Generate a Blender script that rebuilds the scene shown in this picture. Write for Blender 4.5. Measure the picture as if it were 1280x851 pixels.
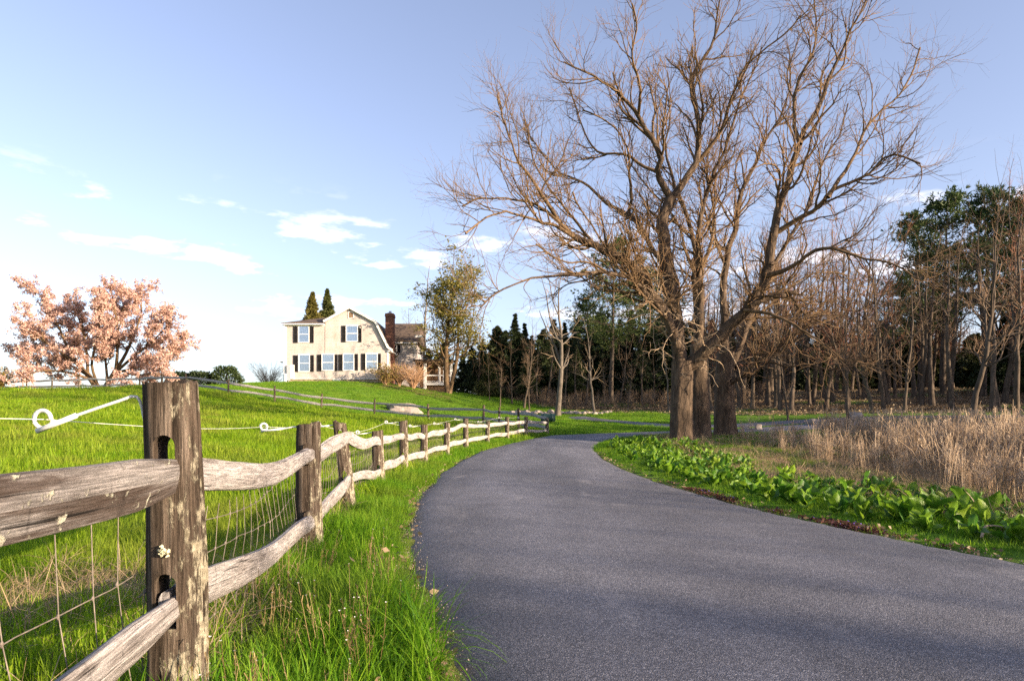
import bpy, bmesh, math, random
import numpy as np
from mathutils import Vector, Matrix, noise as mnoise

for o in list(bpy.data.objects): bpy.data.objects.remove(o)
SC = bpy.context.scene
COL = SC.collection
RNG = np.random.default_rng(11)
random.seed(7)
R = math.radians
F = 853.0          # focal length in photo pixels (24 mm on a 36 mm sensor)
EYE = 0.95
YH = 540.0         # photo row of the horizon

# ------------------------------------------------------------------ camera
cam = bpy.data.cameras.new("camera"); camo = bpy.data.objects.new("camera", cam); COL.objects.link(camo)
cam.sensor_width = 36; cam.lens = 24.0; cam.shift_y = (YH - 425.5) / 1280.0
cam.clip_start = 0.05; cam.clip_end = 9000
camo.location = (0, 0, EYE); camo.rotation_euler = (R(90), 0, 0)
SC.camera = camo

# ------------------------------------------------------------------ light
SUN_EL = 13.0
SUN_AZ = 118.0      # clockwise from +Y (the view direction): behind the camera on the right
sd = Vector((math.sin(R(SUN_AZ)) * math.cos(R(SUN_EL)), math.cos(R(SUN_AZ)) * math.cos(R(SUN_EL)), math.sin(R(SUN_EL))))
sl = bpy.data.lights.new("sun", 'SUN'); sl.energy = 4.9; sl.angle = R(0.55); sl.color = (1.0, 0.79, 0.56)
so = bpy.data.objects.new("sun", sl); COL.objects.link(so)
so.rotation_euler = (-sd).to_track_quat('-Z', 'Y').to_euler(); so.location = (40, -40, 40)

W = bpy.data.worlds.new("World"); SC.world = W; W.use_nodes = True
wt = W.node_tree; wt.nodes.clear()
def wn(t, **k):
    n = wt.nodes.new(t)
    for a, b in k.items(): setattr(n, a, b)
    return n
wout = wn('ShaderNodeOutputWorld'); wbg = wn('ShaderNodeBackground'); wbg.inputs[1].default_value = 0.109
sky = wn('ShaderNodeTexSky', sky_type='NISHITA', sun_disc=False, sun_elevation=R(SUN_EL), sun_rotation=R(SUN_AZ),
         air_density=1.0, dust_density=1.6, ozone_density=2.6, altitude=0)
wtc = wn('ShaderNodeTexCoord')
# thin fair-weather clouds low in the sky, all the way round
mp = wn('ShaderNodeMapping'); mp.inputs['Scale'].default_value = (7.5, 7.5, 27.0); mp.inputs['Location'].default_value = (3.1, 0.4, 1.3)
wt.links.new(wtc.outputs['Generated'], mp.inputs['Vector'])
cn = wn('ShaderNodeTexNoise'); cn.inputs['Scale'].default_value = 1.0; cn.inputs['Detail'].default_value = 7; cn.inputs['Roughness'].default_value = 0.58
wt.links.new(mp.outputs[0], cn.inputs['Vector'])
cr = wn('ShaderNodeMapRange', interpolation_type='SMOOTHSTEP'); cr.inputs[1].default_value = 0.545; cr.inputs[2].default_value = 0.66
wt.links.new(cn.outputs[0], cr.inputs[0])
sx = wn('ShaderNodeSeparateXYZ'); wt.links.new(wtc.outputs['Generated'], sx.inputs[0])
lo = wn('ShaderNodeMapRange', interpolation_type='SMOOTHSTEP'); lo.inputs[1].default_value = 0.06; lo.inputs[2].default_value = 0.16
hi = wn('ShaderNodeMapRange', interpolation_type='SMOOTHSTEP'); hi.inputs[1].default_value = 0.25; hi.inputs[2].default_value = 0.34; hi.inputs[3].default_value = 1; hi.inputs[4].default_value = 0
wt.links.new(sx.outputs[2], lo.inputs[0]); wt.links.new(sx.outputs[2], hi.inputs[0])
m1 = wn('ShaderNodeMath', operation='MULTIPLY'); m2 = wn('ShaderNodeMath', operation='MULTIPLY'); m3 = wn('ShaderNodeMath', operation='MULTIPLY')
m3.inputs[1].default_value = 0.48
wt.links.new(lo.outputs[0], m1.inputs[0]); wt.links.new(hi.outputs[0], m1.inputs[1])
wt.links.new(m1.outputs[0], m2.inputs[0]); wt.links.new(cr.outputs[0], m2.inputs[1]); wt.links.new(m2.outputs[0], m3.inputs[0])
tint = wn('ShaderNodeMix', data_type='RGBA', blend_type='MULTIPLY'); tint.inputs[0].default_value = 1.0
tint.inputs[7].default_value = (1.10, 0.985, 1.035, 1)
hsv = wn('ShaderNodeHueSaturation'); hsv.inputs['Saturation'].default_value = 0.80; wt.links.new(sky.outputs[0], hsv.inputs['Color'])
wt.links.new(hsv.outputs[0], tint.inputs[6])
cmix = wn('ShaderNodeMix', data_type='RGBA'); cmix.inputs[7].default_value = (6.9, 6.3, 6.2, 1)
wt.links.new(m3.outputs[0], cmix.inputs[0]); wt.links.new(tint.outputs[2], cmix.inputs[6])
wt.links.new(cmix.outputs[2], wbg.inputs[0]); wt.links.new(wbg.outputs[0], wout.inputs[0])

SC.view_settings.view_transform = 'Standard'; SC.view_settings.look = 'None'
SC.view_settings.gamma = 1.0; SC.view_settings.exposure = 1.62; SC.view_settings.use_curve_mapping = False
SC.render.engine = 'CYCLES'
SC.cycles.use_denoising = False
SC.cycles.max_bounces = 6; SC.cycles.transparent_max_bounces = 8
SC.cycles.sample_clamp_indirect = 4.0

# ------------------------------------------------------------------ helpers
def tag(o, label=None, cat=None, group=None, kind=None):
    if label: o['label'] = label
    if cat: o['category'] = cat
    if group: o['group'] = group
    if kind: o['kind'] = kind
    return o
def empty(name, loc, label, cat, group=None, rz=0.0):
    o = bpy.data.objects.new(name, None); COL.objects.link(o); o.empty_display_size = 0.2
    o.location = loc; o.rotation_euler = (0, 0, rz)
    return tag(o, label, cat, group)
def link(name, me, parent=None, loc=None):
    o = bpy.data.objects.new(name, me); COL.objects.link(o)
    if parent is not None: o.parent = parent
    if loc is not None: o.location = loc
    return o
def children(o): return [c for c in bpy.data.objects if c.parent == o]
def mesh_np(name, V, Q=None, T=None, mat=None, smooth=True, midx=None):
    V = np.asarray(V, dtype=np.float32).reshape(-1, 3)
    Q = np.zeros((0, 4), np.int32) if Q is None else np.asarray(Q, np.int32).reshape(-1, 4)
    T = np.zeros((0, 3), np.int32) if T is None else np.asarray(T, np.int32).reshape(-1, 3)
    me = bpy.data.meshes.new(name)
    me.vertices.add(len(V)); me.vertices.foreach_set('co', V.ravel())
    nl = len(Q) * 4 + len(T) * 3
    me.loops.add(nl); me.loops.foreach_set('vertex_index', np.concatenate([Q.ravel(), T.ravel()]))
    me.polygons.add(len(Q) + len(T))
    st = np.concatenate([np.arange(len(Q)) * 4, len(Q) * 4 + np.arange(len(T)) * 3]).astype(np.int32)
    me.polygons.foreach_set('loop_start', st)
    me.polygons.foreach_set('use_smooth', np.full(len(st), smooth))
    if midx is not None: me.polygons.foreach_set('material_index', np.asarray(midx, np.int32))
    me.update(calc_edges=True)
    for m in (mat if isinstance(mat, (list, tuple)) else [mat]):
        if m: me.materials.append(m)
    return me
def pix(px, py, Y): return np.array([(px - 640) / F * Y, Y, EYE + (YH - py) / F * Y])
def norm(a): return a / np.maximum(np.linalg.norm(a, axis=-1, keepdims=True), 1e-9)

class Geo:
    """collects boxes / prisms / tubes into one mesh"""
    def __init__(s): s.v = []; s.q = []; s.t = []; s.n = 0
    def add(s, V, Q=None, T=None):
        V = np.asarray(V, float).reshape(-1, 3)
        s.v.append(V)
        if Q is not None and len(Q): s.q.append(np.asarray(Q, int).reshape(-1, 4) + s.n)
        if T is not None and len(T): s.t.append(np.asarray(T, int).reshape(-1, 3) + s.n)
        s.n += len(V)
    def box(s, x0, x1, y0, y1, z0, z1):
        V = [(x, y, z) for z in (z0, z1) for y in (y0, y1) for x in (x0, x1)]
        s.add(V, [(0, 2, 3, 1), (4, 5, 7, 6), (0, 1, 5, 4), (2, 6, 7, 3), (0, 4, 6, 2), (1, 3, 7, 5)])
    def prism(s, poly, y0, y1):
        """poly in (x,z), extruded along y"""
        n = len(poly)
        V = [(x, y0, z) for x, z in poly] + [(x, y1, z) for x, z in poly]
        Q = [(i, (i + 1) % n, n + (i + 1) % n, n + i) for i in range(n)]
        T = [(0, i + 1, i) for i in range(1, n - 1)] + [(n, n + i, n + i + 1) for i in range(1, n - 1)]
        s.add(V, Q, T)
    def tube(s, P, r, sides=8, cap=True):
        P = np.asarray(P, float); n = len(P)
        r = np.full(n, r) if np.isscalar(r) else np.asarray(r, float)
        V, Q = tubes(P[None], r[None], sides)
        T = []
        if cap:
            T = [(0, i + 1, i) for i in range(1, sides - 1)]
            b = (n - 1) * sides; T += [(b, b + i, b + i + 1) for i in range(1, sides - 1)]
        s.add(V, Q, T)
    def mesh(s, name, mat, smooth=False):
        return mesh_np(name, np.concatenate(s.v), np.concatenate(s.q) if s.q else None, np.concatenate(s.t) if s.t else None, mat, smooth)
    def obj(s, name, mat, parent=None, smooth=False):
        return link(name, s.mesh(name, mat, smooth), parent)

def tubes(P, Rd, sides):
    """P (N,p,3), Rd (N,p) -> verts, quads"""
    N, p, _ = P.shape
    T = np.empty_like(P); T[:, 1:-1] = P[:, 2:] - P[:, :-2]; T[:, 0] = P[:, 1] - P[:, 0]; T[:, -1] = P[:, -1] - P[:, -2]
    T = norm(T)
    avg = norm(P[:, -1] - P[:, 0] + 1e-6)
    ref = np.where(np.abs(avg[:, 2:3]) > 0.8, np.array([[1.0, 0, 0]]), np.array([[0, 0, 1.0]]))
    U = norm(np.cross(T, ref[:, None, :])); Vv = np.cross(T, U)
    a = np.arange(sides) / sides * 2 * np.pi
    V = P[:, :, None, :] + Rd[:, :, None, None] * (np.cos(a)[None, None, :, None] * U[:, :, None, :] + np.sin(a)[None, None, :, None] * Vv[:, :, None, :])
    base = (np.arange(N) * p * sides)[:, None, None] + (np.arange(p - 1) * sides)[None, :, None]
    i = np.arange(sides)[None, None, :]; j = (i + 1) % sides
    Q = np.stack([base + i, base + j, base + sides + j, base + sides + i], -1).reshape(-1, 4)
    return V.reshape(-1, 3), Q

def catmull(P, n):
    P = np.asarray(P, float)
    if len(P) == 2: return P[0] + (P[1] - P[0]) * np.linspace(0, 1, n)[:, None]
    E = np.concatenate([[2 * P[0] - P[1]], P, [2 * P[-1] - P[-2]]])
    d = np.concatenate([[0], np.cumsum(np.linalg.norm(np.diff(P, axis=0), axis=1))]); d /= d[-1]
    t = np.linspace(0, 1, n); k = np.clip(np.searchsorted(d, t, side='right') - 1, 0, len(P) - 2)
    u = ((t - d[k]) / np.maximum(d[k + 1] - d[k], 1e-9))[:, None]
    p0, p1, p2, p3 = E[k], E[k + 1], E[k + 2], E[k + 3]
    return 0.5 * (2 * p1 + (p2 - p0) * u + (2 * p0 - 5 * p1 + 4 * p2 - p3) * u * u + (3 * p1 - p0 - 3 * p2 + p3) * u ** 3)

# ------------------------------------------------------------------ materials
def newmat(name):
    m = bpy.data.materials.new(name); m.use_nodes = True
    nt = m.node_tree; nt.nodes.clear()
    out = nt.nodes.new('ShaderNodeOutputMaterial')
    return m, nt, out
class NT:
    def __init__(s, nt): s.nt = nt
    def n(s, t, **k):
        x = s.nt.nodes.new(t)
        for a, b in k.items():
            if a.startswith('i_'):
                key = a[2:]; key = int(key) if key.isdigit() else key
                x.inputs[key].default_value = b
            else: setattr(x, a, b)
        return x
    def l(s, a, b): s.nt.links.new(a, b)
    def coord(s, kind='Object', scale=(1, 1, 1), loc=(0, 0, 0)):
        if kind == 'World': t = s.n('ShaderNodeNewGeometry'); o = t.outputs['Position']
        else: t = s.n('ShaderNodeTexCoord'); o = t.outputs[kind]
        m = s.n('ShaderNodeMapping'); m.inputs['Scale'].default_value = scale; m.inputs['Location'].default_value = loc
        s.l(o, m.inputs[0]); return m.outputs[0]
    def noise(s, vec, scale, detail=4, rough=0.55, dist=0.0):
        x = s.n('ShaderNodeTexNoise'); x.inputs['Scale'].default_value = scale; x.inputs['Detail'].default_value = detail
        x.inputs['Roughness'].default_value = rough; x.inputs['Distortion'].default_value = dist
        if vec is not None: s.l(vec, x.inputs['Vector'])
        return x.outputs[0]
    def ramp(s, fac, stops, interp='LINEAR'):
        x = s.n('ShaderNodeValToRGB'); e = x.color_ramp.elements; x.color_ramp.interpolation = interp
        while len(e) < len(stops): e.new(0.5)
        for k, (p, c) in enumerate(stops):
            e[k].position = p; e[k].color = (c, c, c, 1) if np.isscalar(c) else (*c, 1)
        s.l(fac, x.inputs[0]); return x.outputs[0]
    def mix(s, fac, a, b, bt='MIX'):
        x = s.n('ShaderNodeMix', data_type='RGBA', blend_type=bt)
        for sock, v in ((0, fac), (6, a), (7, b)):
            if hasattr(v, 'is_linked') or hasattr(v, 'links'): s.l(v, x.inputs[sock])
            elif sock == 0: x.inputs[0].default_value = v
            else: x.inputs[sock].default_value = (*v, 1)
        return x.outputs[2]
    def math(s, op, a, b=None):
        x = s.n('ShaderNodeMath', operation=op)
        for k, v in ((0, a), (1, b)):
            if v is None: continue
            if hasattr(v, 'links'): s.l(v, x.inputs[k])
            else: x.inputs[k].default_value = v
        return x.outputs[0]
    def bump(s, h, strength=0.5, dist=0.01):
        x = s.n('ShaderNodeBump'); x.inputs['Strength'].default_value = strength; x.inputs['Distance'].default_value = dist
        s.l(h, x.inputs['Height']); return x.outputs[0]
    def bsdf(s, out, color, rough=0.85, spec=0.3, normal=None, metallic=0.0):
        b = s.n('ShaderNodeBsdfPrincipled'); b.inputs['Metallic'].default_value = metallic
        if hasattr(color, 'links'): s.l(color, b.inputs['Base Color'])
        else: b.inputs['Base Color'].default_value = (*color, 1)
        if hasattr(rough, 'links'): s.l(rough, b.inputs['Roughness'])
        else: b.inputs['Roughness'].default_value = rough
        b.inputs['Specular IOR Level'].default_value = spec
        if normal is not None: s.l(normal, b.inputs['Normal'])
        if out is not None: s.l(b.outputs[0], out.inputs[0])
        return b

def simple(name, col, rough=0.7, spec=0.3, var=0.15, scale=6.0, metallic=0.0, bump=0.0):
    m, nt, out = newmat(name); k = NT(nt)
    v = k.noise(k.coord('Object'), scale, 5)
    c = k.mix(1.0, col, k.ramp(v, [(0.25, 1 - var), (0.75, 1 + var)]), 'MULTIPLY')
    k.bsdf(out, c, rough, spec, k.bump(v, bump, 0.01) if bump else None, metallic)
    return m

def leafmat(name, stops, trans=0.45, patch=None, patch_scale=0.35, rough=0.55, spec=0.25, inst=True):
    """leaf/blade: per-instance and patchy colour, light through the leaf"""
    m, nt, out = newmat(name); k = NT(nt)
    if inst: rnd = k.n('ShaderNodeObjectInfo').outputs['Random']
    else: rnd = k.noise(k.coord('World'), 3.0, 3)
    g = k.n('ShaderNodeNewGeometry')
    rr = k.math('ADD', k.math('MULTIPLY', rnd, 0.65), k.math('MULTIPLY', g.outputs['Random Per Island'], 0.35))
    c = k.ramp(rr, stops)
    if patch:
        f = k.ramp(k.noise(k.coord('World'), patch_scale, 4), [(0.46, 0.0), (0.64, 1.0)])
        c = k.mix(k.math('MULTIPLY', f, patch[1]), c, patch[0])
    b = k.bsdf(None, c, rough, spec)
    t = k.n('ShaderNodeBsdfTranslucent'); k.l(c, t.inputs[0])
    ms = k.n('ShaderNodeMixShader', i_0=trans); k.l(b.outputs[0], ms.inputs[1]); k.l(t.outputs[0], ms.inputs[2])
    k.l(ms.outputs[0], out.inputs[0])
    return m

def bark(name, dark, light, sv=(9, 9, 1.6), lichen=None, bump=0.8, dist=0.03):
    m, nt, out = newmat(name); k = NT(nt)
    v = k.noise(k.coord('Object', sv), 1.0, 8, 0.65, 0.6)
    c = k.ramp(v, [(0.3, dark), (0.62, light)])
    f2 = k.noise(k.coord('Object'), 1.3, 3)
    c = k.mix(1.0, c, k.ramp(f2, [(0.3, 0.75), (0.7, 1.2)]), 'MULTIPLY')
    if lichen:
        f = k.ramp(k.noise(k.coord('Object', (1, 1, 0.55)), lichen[1], 6, 0.6), [(lichen[2], 0.0), (lichen[2] + 0.06, 1.0)])
        c = k.mix(f, c, lichen[0])
    k.bsdf(out, c, 0.92, 0.15, k.bump(v, bump, dist))
    return m

M = {}
M['bark'] = bark('maple_bark', (0.022, 0.016, 0.012), (0.125, 0.090, 0.062), (9, 9, 2.2), None, 1.0, 0.07)
M['branch'] = bark('branch_bark', (0.045, 0.030, 0.018), (0.165, 0.11, 0.062), (6, 6, 5))
M['twig'] = simple('twig_bark', (0.165, 0.108, 0.06), 0.9, 0.1, 0.45, 0.8)
M['sucker'] = simple('sucker_bark', (0.36, 0.27, 0.18), 0.9, 0.1, 0.4, 1.5)
M['bud'] = simple('red_buds', (0.17, 0.07, 0.042), 0.8, 0.1, 0.3, 1.0)
M['bark_dark'] = bark('woodland_bark', (0.035, 0.028, 0.022), (0.13, 0.10, 0.075), (6, 6, 1.2))
M['bark_grey'] = bark('grey_bark', (0.05, 0.043, 0.036), (0.17, 0.145, 0.118), (6, 6, 1.5))
M['twig_dark'] = simple('woodland_twigs', (0.19, 0.128, 0.082), 0.9, 0.1, 0.4, 0.7)
M['twig_red'] = simple('reddish_twigs', (0.24, 0.115, 0.075), 0.9, 0.1, 0.4, 0.7)
M['needle'] = leafmat('dark_needles', [(0.1, (0.016, 0.028, 0.011)), (0.6, (0.040, 0.058, 0.018)), (0.95, (0.10, 0.10, 0.03))], 0.2)
M['needle_pine'] = leafmat('pine_needles', [(0.1, (0.022, 0.048, 0.018)), (0.55, (0.048, 0.082, 0.024)), (0.95, (0.09, 0.115, 0.03))], 0.22)
M['needle_gold'] = leafmat('golden_green_needles', [(0.1, (0.055, 0.075, 0.018)), (0.9, (0.15, 0.13, 0.03))], 0.2)
M['leaf_olive'] = leafmat('olive_leaves', [(0.1, (0.11, 0.12, 0.022)), (0.9, (0.25, 0.21, 0.05))], 0.35)
M['hedge'] = leafmat('hedge_leaves', [(0.1, (0.012, 0.024, 0.009)), (0.9, (0.04, 0.062, 0.018))], 0.15)
M['petal'] = leafmat('magnolia_petals', [(0.08, (0.31, 0.17, 0.15)), (0.5, (0.55, 0.36, 0.295)), (0.92, (0.73, 0.54, 0.46))], 0.35, inst=False)
M['shrub_gold'] = leafmat('forsythia_leaves', [(0.1, (0.19, 0.16, 0.03)), (0.9, (0.36, 0.25, 0.06))], 0.3)
M['shrub_tan'] = simple('tan_stems', (0.42, 0.26, 0.155), 0.9, 0.1, 0.3, 3.0)
M['grass'] = leafmat('grass_blades', [(0.05, (0.09, 0.20, 0.006)), (0.5, (0.22, 0.36, 0.012)), (0.95, (0.36, 0.47, 0.03))], 0.6, ((0.34, 0.33, 0.06), 0.5), 0.55)
M['grass_lush'] = leafmat('verge_blades', [(0.05, (0.045, 0.15, 0.006)), (0.5, (0.13, 0.29, 0.010)), (0.95, (0.25, 0.39, 0.025))], 0.55, ((0.21, 0.27, 0.03), 0.5), 0.9)
M['dry'] = leafmat('dry_blades', [(0.05, (0.19, 0.13, 0.075)), (0.5, (0.33, 0.24, 0.14)), (0.95, (0.47, 0.36, 0.23))], 0.3)
M['reed'] = leafmat('reed_stems', [(0.05, (0.32, 0.22, 0.13)), (0.5, (0.52, 0.39, 0.26)), (0.95, (0.66, 0.54, 0.39))], 0.3)
M['seed'] = leafmat('seed_stalks', [(0.1, (0.15, 0.10, 0.04)), (0.9, (0.32, 0.24, 0.11))], 0.2)
M['white_flower'] = simple('tiny_white_flowers', (0.75, 0.73, 0.68), 0.7, 0.2, 0.1)
M['ivy'] = leafmat('ground_ivy_leaves', [(0.1, (0.055, 0.018, 0.018)), (0.55, (0.13, 0.05, 0.035)), (0.95, (0.13, 0.10, 0.03))], 0.3)
M['violet'] = simple('violet_petals', (0.22, 0.14, 0.62), 0.6, 0.2, 0.2)
M['litter'] = leafmat('fallen_leaves', [(0.1, (0.10, 0.065, 0.035)), (0.5, (0.21, 0.15, 0.085)), (0.95, (0.36, 0.29, 0.19))], 0.2)
# ------------------------------------------------------------------ more materials
def cabbage_mat(name, c0, c1):
    m, nt, out = newmat(name); k = NT(nt)
    uv = k.n('ShaderNodeUVMap').outputs[0]
    sp = k.n('ShaderNodeSeparateXYZ'); k.l(uv, sp.inputs[0])
    a = k.math('ABSOLUTE', k.math('SUBTRACT', sp.outputs[0], 0.5))
    rib = k.ramp(a, [(0.0, 1.0), (0.035, 0.0)])
    w = k.n('ShaderNodeTexWave', wave_type='BANDS', bands_direction='Y'); w.inputs['Scale'].default_value = 5.0; w.inputs['Distortion'].default_value = 0.6
    cmb = k.n('ShaderNodeCombineXYZ'); k.l(sp.outputs[0], cmb.inputs[0]); k.l(k.math('SUBTRACT', sp.outputs[1], k.math('MULTIPLY', a, 0.8)), cmb.inputs[1])
    k.l(cmb.outputs[0], w.inputs[0])
    oi = k.n('ShaderNodeObjectInfo').outputs['Random']
    c = k.ramp(oi, [(0.0, c0), (0.85, c1), (1.0, (0.23, 0.33, 0.03))])
    c = k.mix(1.0, c, k.ramp(k.noise(k.coord('Object'), 9, 3), [(0.3, 0.75), (0.7, 1.25)]), 'MULTIPLY')
    c = k.mix(k.math('MULTIPLY', rib, 0.5), c, (0.26, 0.34, 0.10))
    bp = k.bump(k.math('ADD', w.outputs[1], k.math('MULTIPLY', rib, -1.5)), 0.35, 0.01)
    b = k.bsdf(None, c, 0.42, 0.45, bp)
    t = k.n('ShaderNodeBsdfTranslucent'); k.l(c, t.inputs[0])
    ms = k.n('ShaderNodeMixShader', i_0=0.42); k.l(b.outputs[0], ms.inputs[1]); k.l(t.outputs[0], ms.inputs[2]); k.l(ms.outputs[0], out.inputs[0])
    return m
M['cabbage'] = cabbage_mat('skunk_cabbage_leaf', (0.045, 0.145, 0.012), (0.18, 0.31, 0.020))

def asphalt_mat():
    m, nt, out = newmat('asphalt'); k = NT(nt)
    w = k.coord('World')
    fine = k.noise(w, 120, 4, 0.75)
    vor = k.n('ShaderNodeTexVoronoi', feature='F1'); vor.inputs['Scale'].default_value = 150; k.l(w, vor.inputs['Vector'])
    stone = k.n('ShaderNodeSeparateColor'); k.l(vor.outputs['Color'], stone.inputs[0])
    mid = k.noise(w, 2.2, 5, 0.6); big = k.noise(k.coord('World', (0.55, 0.16, 1)), 1.0, 4, 0.5)
    c = k.ramp(stone.outputs[0], [(0.0, (0.064, 0.065, 0.077)), (0.5, (0.128, 0.129, 0.150)), (0.86, (0.198, 0.198, 0.222)), (1.0, (0.32, 0.315, 0.335))])
    c = k.mix(1.0, c, k.ramp(vor.outputs['Distance'], [(0.0, 1.25), (0.9, 0.35)]), 'MULTIPLY')
    c = k.mix(1.0, c, k.ramp(fine, [(0.3, 0.7), (0.7, 1.3)]), 'MULTIPLY')
    c = k.mix(1.0, c, k.ramp(big, [(0.3, 0.60), (0.45, 0.92), (0.66, 1.32)]), 'MULTIPLY')
    c = k.mix(1.0, c, k.ramp(mid, [(0.25, 0.82), (0.75, 1.16)]), 'MULTIPLY')
    # pale worn spots and hairline cracks
    worn = k.ramp(k.noise(k.coord('World', (1.3, 0.5, 1), (4, 1, 0)), 1.0, 6, 0.7), [(0.60, 0.0), (0.70, 1.0)])
    c = k.mix(k.math('MULTIPLY', worn, 0.42), c, (0.30, 0.285, 0.285))
    cv = k.n('ShaderNodeTexVoronoi', feature='DISTANCE_TO_EDGE'); cv.inputs['Scale'].default_value = 0.34
    wob = k.n('ShaderNodeVectorMath', operation='ADD'); k.l(w, wob.inputs[0])
    ns = k.n('ShaderNodeTexNoise'); ns.inputs['Scale'].default_value = 1.6; ns.inputs['Detail'].default_value = 5; k.l(w, ns.inputs['Vector'])
    sc2 = k.n('ShaderNodeVectorMath', operation='SCALE'); sc2.inputs['Scale'].default_value = 1.6; k.l(ns.outputs[1], sc2.inputs[0]); k.l(sc2.outputs[0], wob.inputs[1])
    k.l(wob.outputs[0], cv.inputs['Vector'])
    crack = k.math('MULTIPLY', k.ramp(cv.outputs['Distance'], [(0.0, 1.0), (0.006, 0.0)]), k.ramp(k.noise(w, 0.22, 2), [(0.5, 0.0), (0.58, 0.75)]))
    c = k.mix(crack, c, (0.030, 0.028, 0.030))
    ac = k.n('ShaderNodeAttribute', attribute_name='across').outputs['Fac']
    tr = k.ramp(ac, [(0.0, 0.86), (0.12, 0.92), (0.24, 1.12), (0.38, 0.96), (0.5, 0.90), (0.62, 0.96), (0.76, 1.12), (0.88, 0.94), (1.0, 0.86)])
    c = k.mix(1.0, c, tr, 'MULTIPLY')
    ed = k.math('ADD', k.math('ABSOLUTE', k.math('SUBTRACT', ac, 0.5)), k.math('MULTIPLY', k.math('SUBTRACT', k.noise(w, 7, 5, 0.7), 0.5), 0.09))
    c = k.mix(k.ramp(ed, [(0.475, 0.0), (0.50, 0.85)]), c, (0.105, 0.078, 0.052))
    h = k.math('SUBTRACT', k.math('ADD', k.math('MULTIPLY', vor.outputs['Distance'], -0.8), k.math('MULTIPLY', fine, 0.6)), k.math('MULTIPLY', crack, 1.0))
    k.bsdf(out, c, 0.62, 0.5, k.bump(h, 0.9, 0.006))
    return m
M['asphalt'] = asphalt_mat()

def ground_mat():
    m, nt, out = newmat('ground'); k = NT(nt)
    a = k.n('ShaderNodeAttribute', attribute_name='col').outputs['Color']
    w = k.coord('World')
    n1 = k.noise(w, 0.35, 5, 0.6); n2 = k.noise(w, 3.5, 6, 0.65); n3 = k.noise(w, 38, 3, 0.7)
    c = k.mix(1.0, a, k.ramp(n2, [(0.25, 0.6), (0.75, 1.35)]), 'MULTIPLY')
    c = k.mix(1.0, c, k.ramp(n3, [(0.25, 0.65), (0.75, 1.35)]), 'MULTIPLY')
    c = k.mix(1.0, c, k.ramp(n1, [(0.3, (0.85, 0.92, 0.9)), (0.7, (1.2, 1.08, 1.05))]), 'MULTIPLY')
    k.bsdf(out, c, 0.95, 0.1, k.bump(k.math('ADD', n3, n2), 0.8, 0.03))
    return m
M['ground'] = ground_mat()

def fencewood(name, dark, mid, pale, lich_amt, moss=True):
    """weathered split wood: grain runs along local Z (posts) or X (rails) through the 'grain' scale"""
    m, nt, out = newmat(name); k = NT(nt)
    return m, nt, out, k
def post_mat():
    m, nt, out = newmat('weathered_post'); k = NT(nt)
    g = k.noise(k.coord('Object', (130, 130, 5.0)), 1.0, 7, 0.75, 0.4)
    g2 = k.noise(k.coord('Object', (30, 30, 1.8)), 1.0, 7, 0.68, 0.4)
    c = k.ramp(g2, [(0.32, (0.022, 0.016, 0.011)), (0.5, (0.080, 0.060, 0.045)), (0.74, (0.215, 0.175, 0.14))])
    c = k.mix(1.0, c, k.ramp(g, [(0.36, 0.3), (0.62, 1.45)]), 'MULTIPLY')
    # crusty pale lichen, thickest on the side that faces the road
    sp = k.n('ShaderNodeSeparateXYZ'); k.l(k.n('ShaderNodeTexCoord').outputs['Object'], sp.inputs[0])
    side = k.n('ShaderNodeMapRange'); side.inputs[1].default_value = -0.05; side.inputs[2].default_value = 0.08; side.inputs[3].default_value = -0.10; side.inputs[4].default_value = 0.085
    k.l(sp.outputs[0], side.inputs[0])
    ln = k.noise(k.coord('Object', (34, 34, 11), (5, 2, 1)), 1.0, 7, 0.68)
    zf = k.n('ShaderNodeMapRange'); zf.inputs[1].default_value = 0.05; zf.inputs[2].default_value = 0.85; zf.inputs[3].default_value = 0.03; zf.inputs[4].default_value = -0.05
    k.l(sp.outputs[2], zf.inputs[0])
    f = k.ramp(k.math('ADD', k.math('ADD', ln, side.outputs[0]), zf.outputs[0]), [(0.53, 0.0), (0.60, 1.0)])
    lc = k.ramp(k.noise(k.coord('Object'), 60, 3), [(0.3, (0.19, 0.165, 0.115)), (0.7, (0.42, 0.38, 0.285))])
    c = k.mix(f, c, lc)
    mo = k.ramp(k.noise(k.coord('Object', (1, 1, 0.7), (9, 4, 3)), 9, 5), [(0.64, 0.0), (0.72, 0.7)])
    c = k.mix(mo, c, (0.045, 0.055, 0.028))
    k.bsdf(out, c, 0.93, 0.12, k.bump(k.math('ADD', k.math('ADD', g, g2), k.math('MULTIPLY', f, 0.35)), 1.0, 0.016))
    return m
M['post'] = post_mat()
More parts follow.
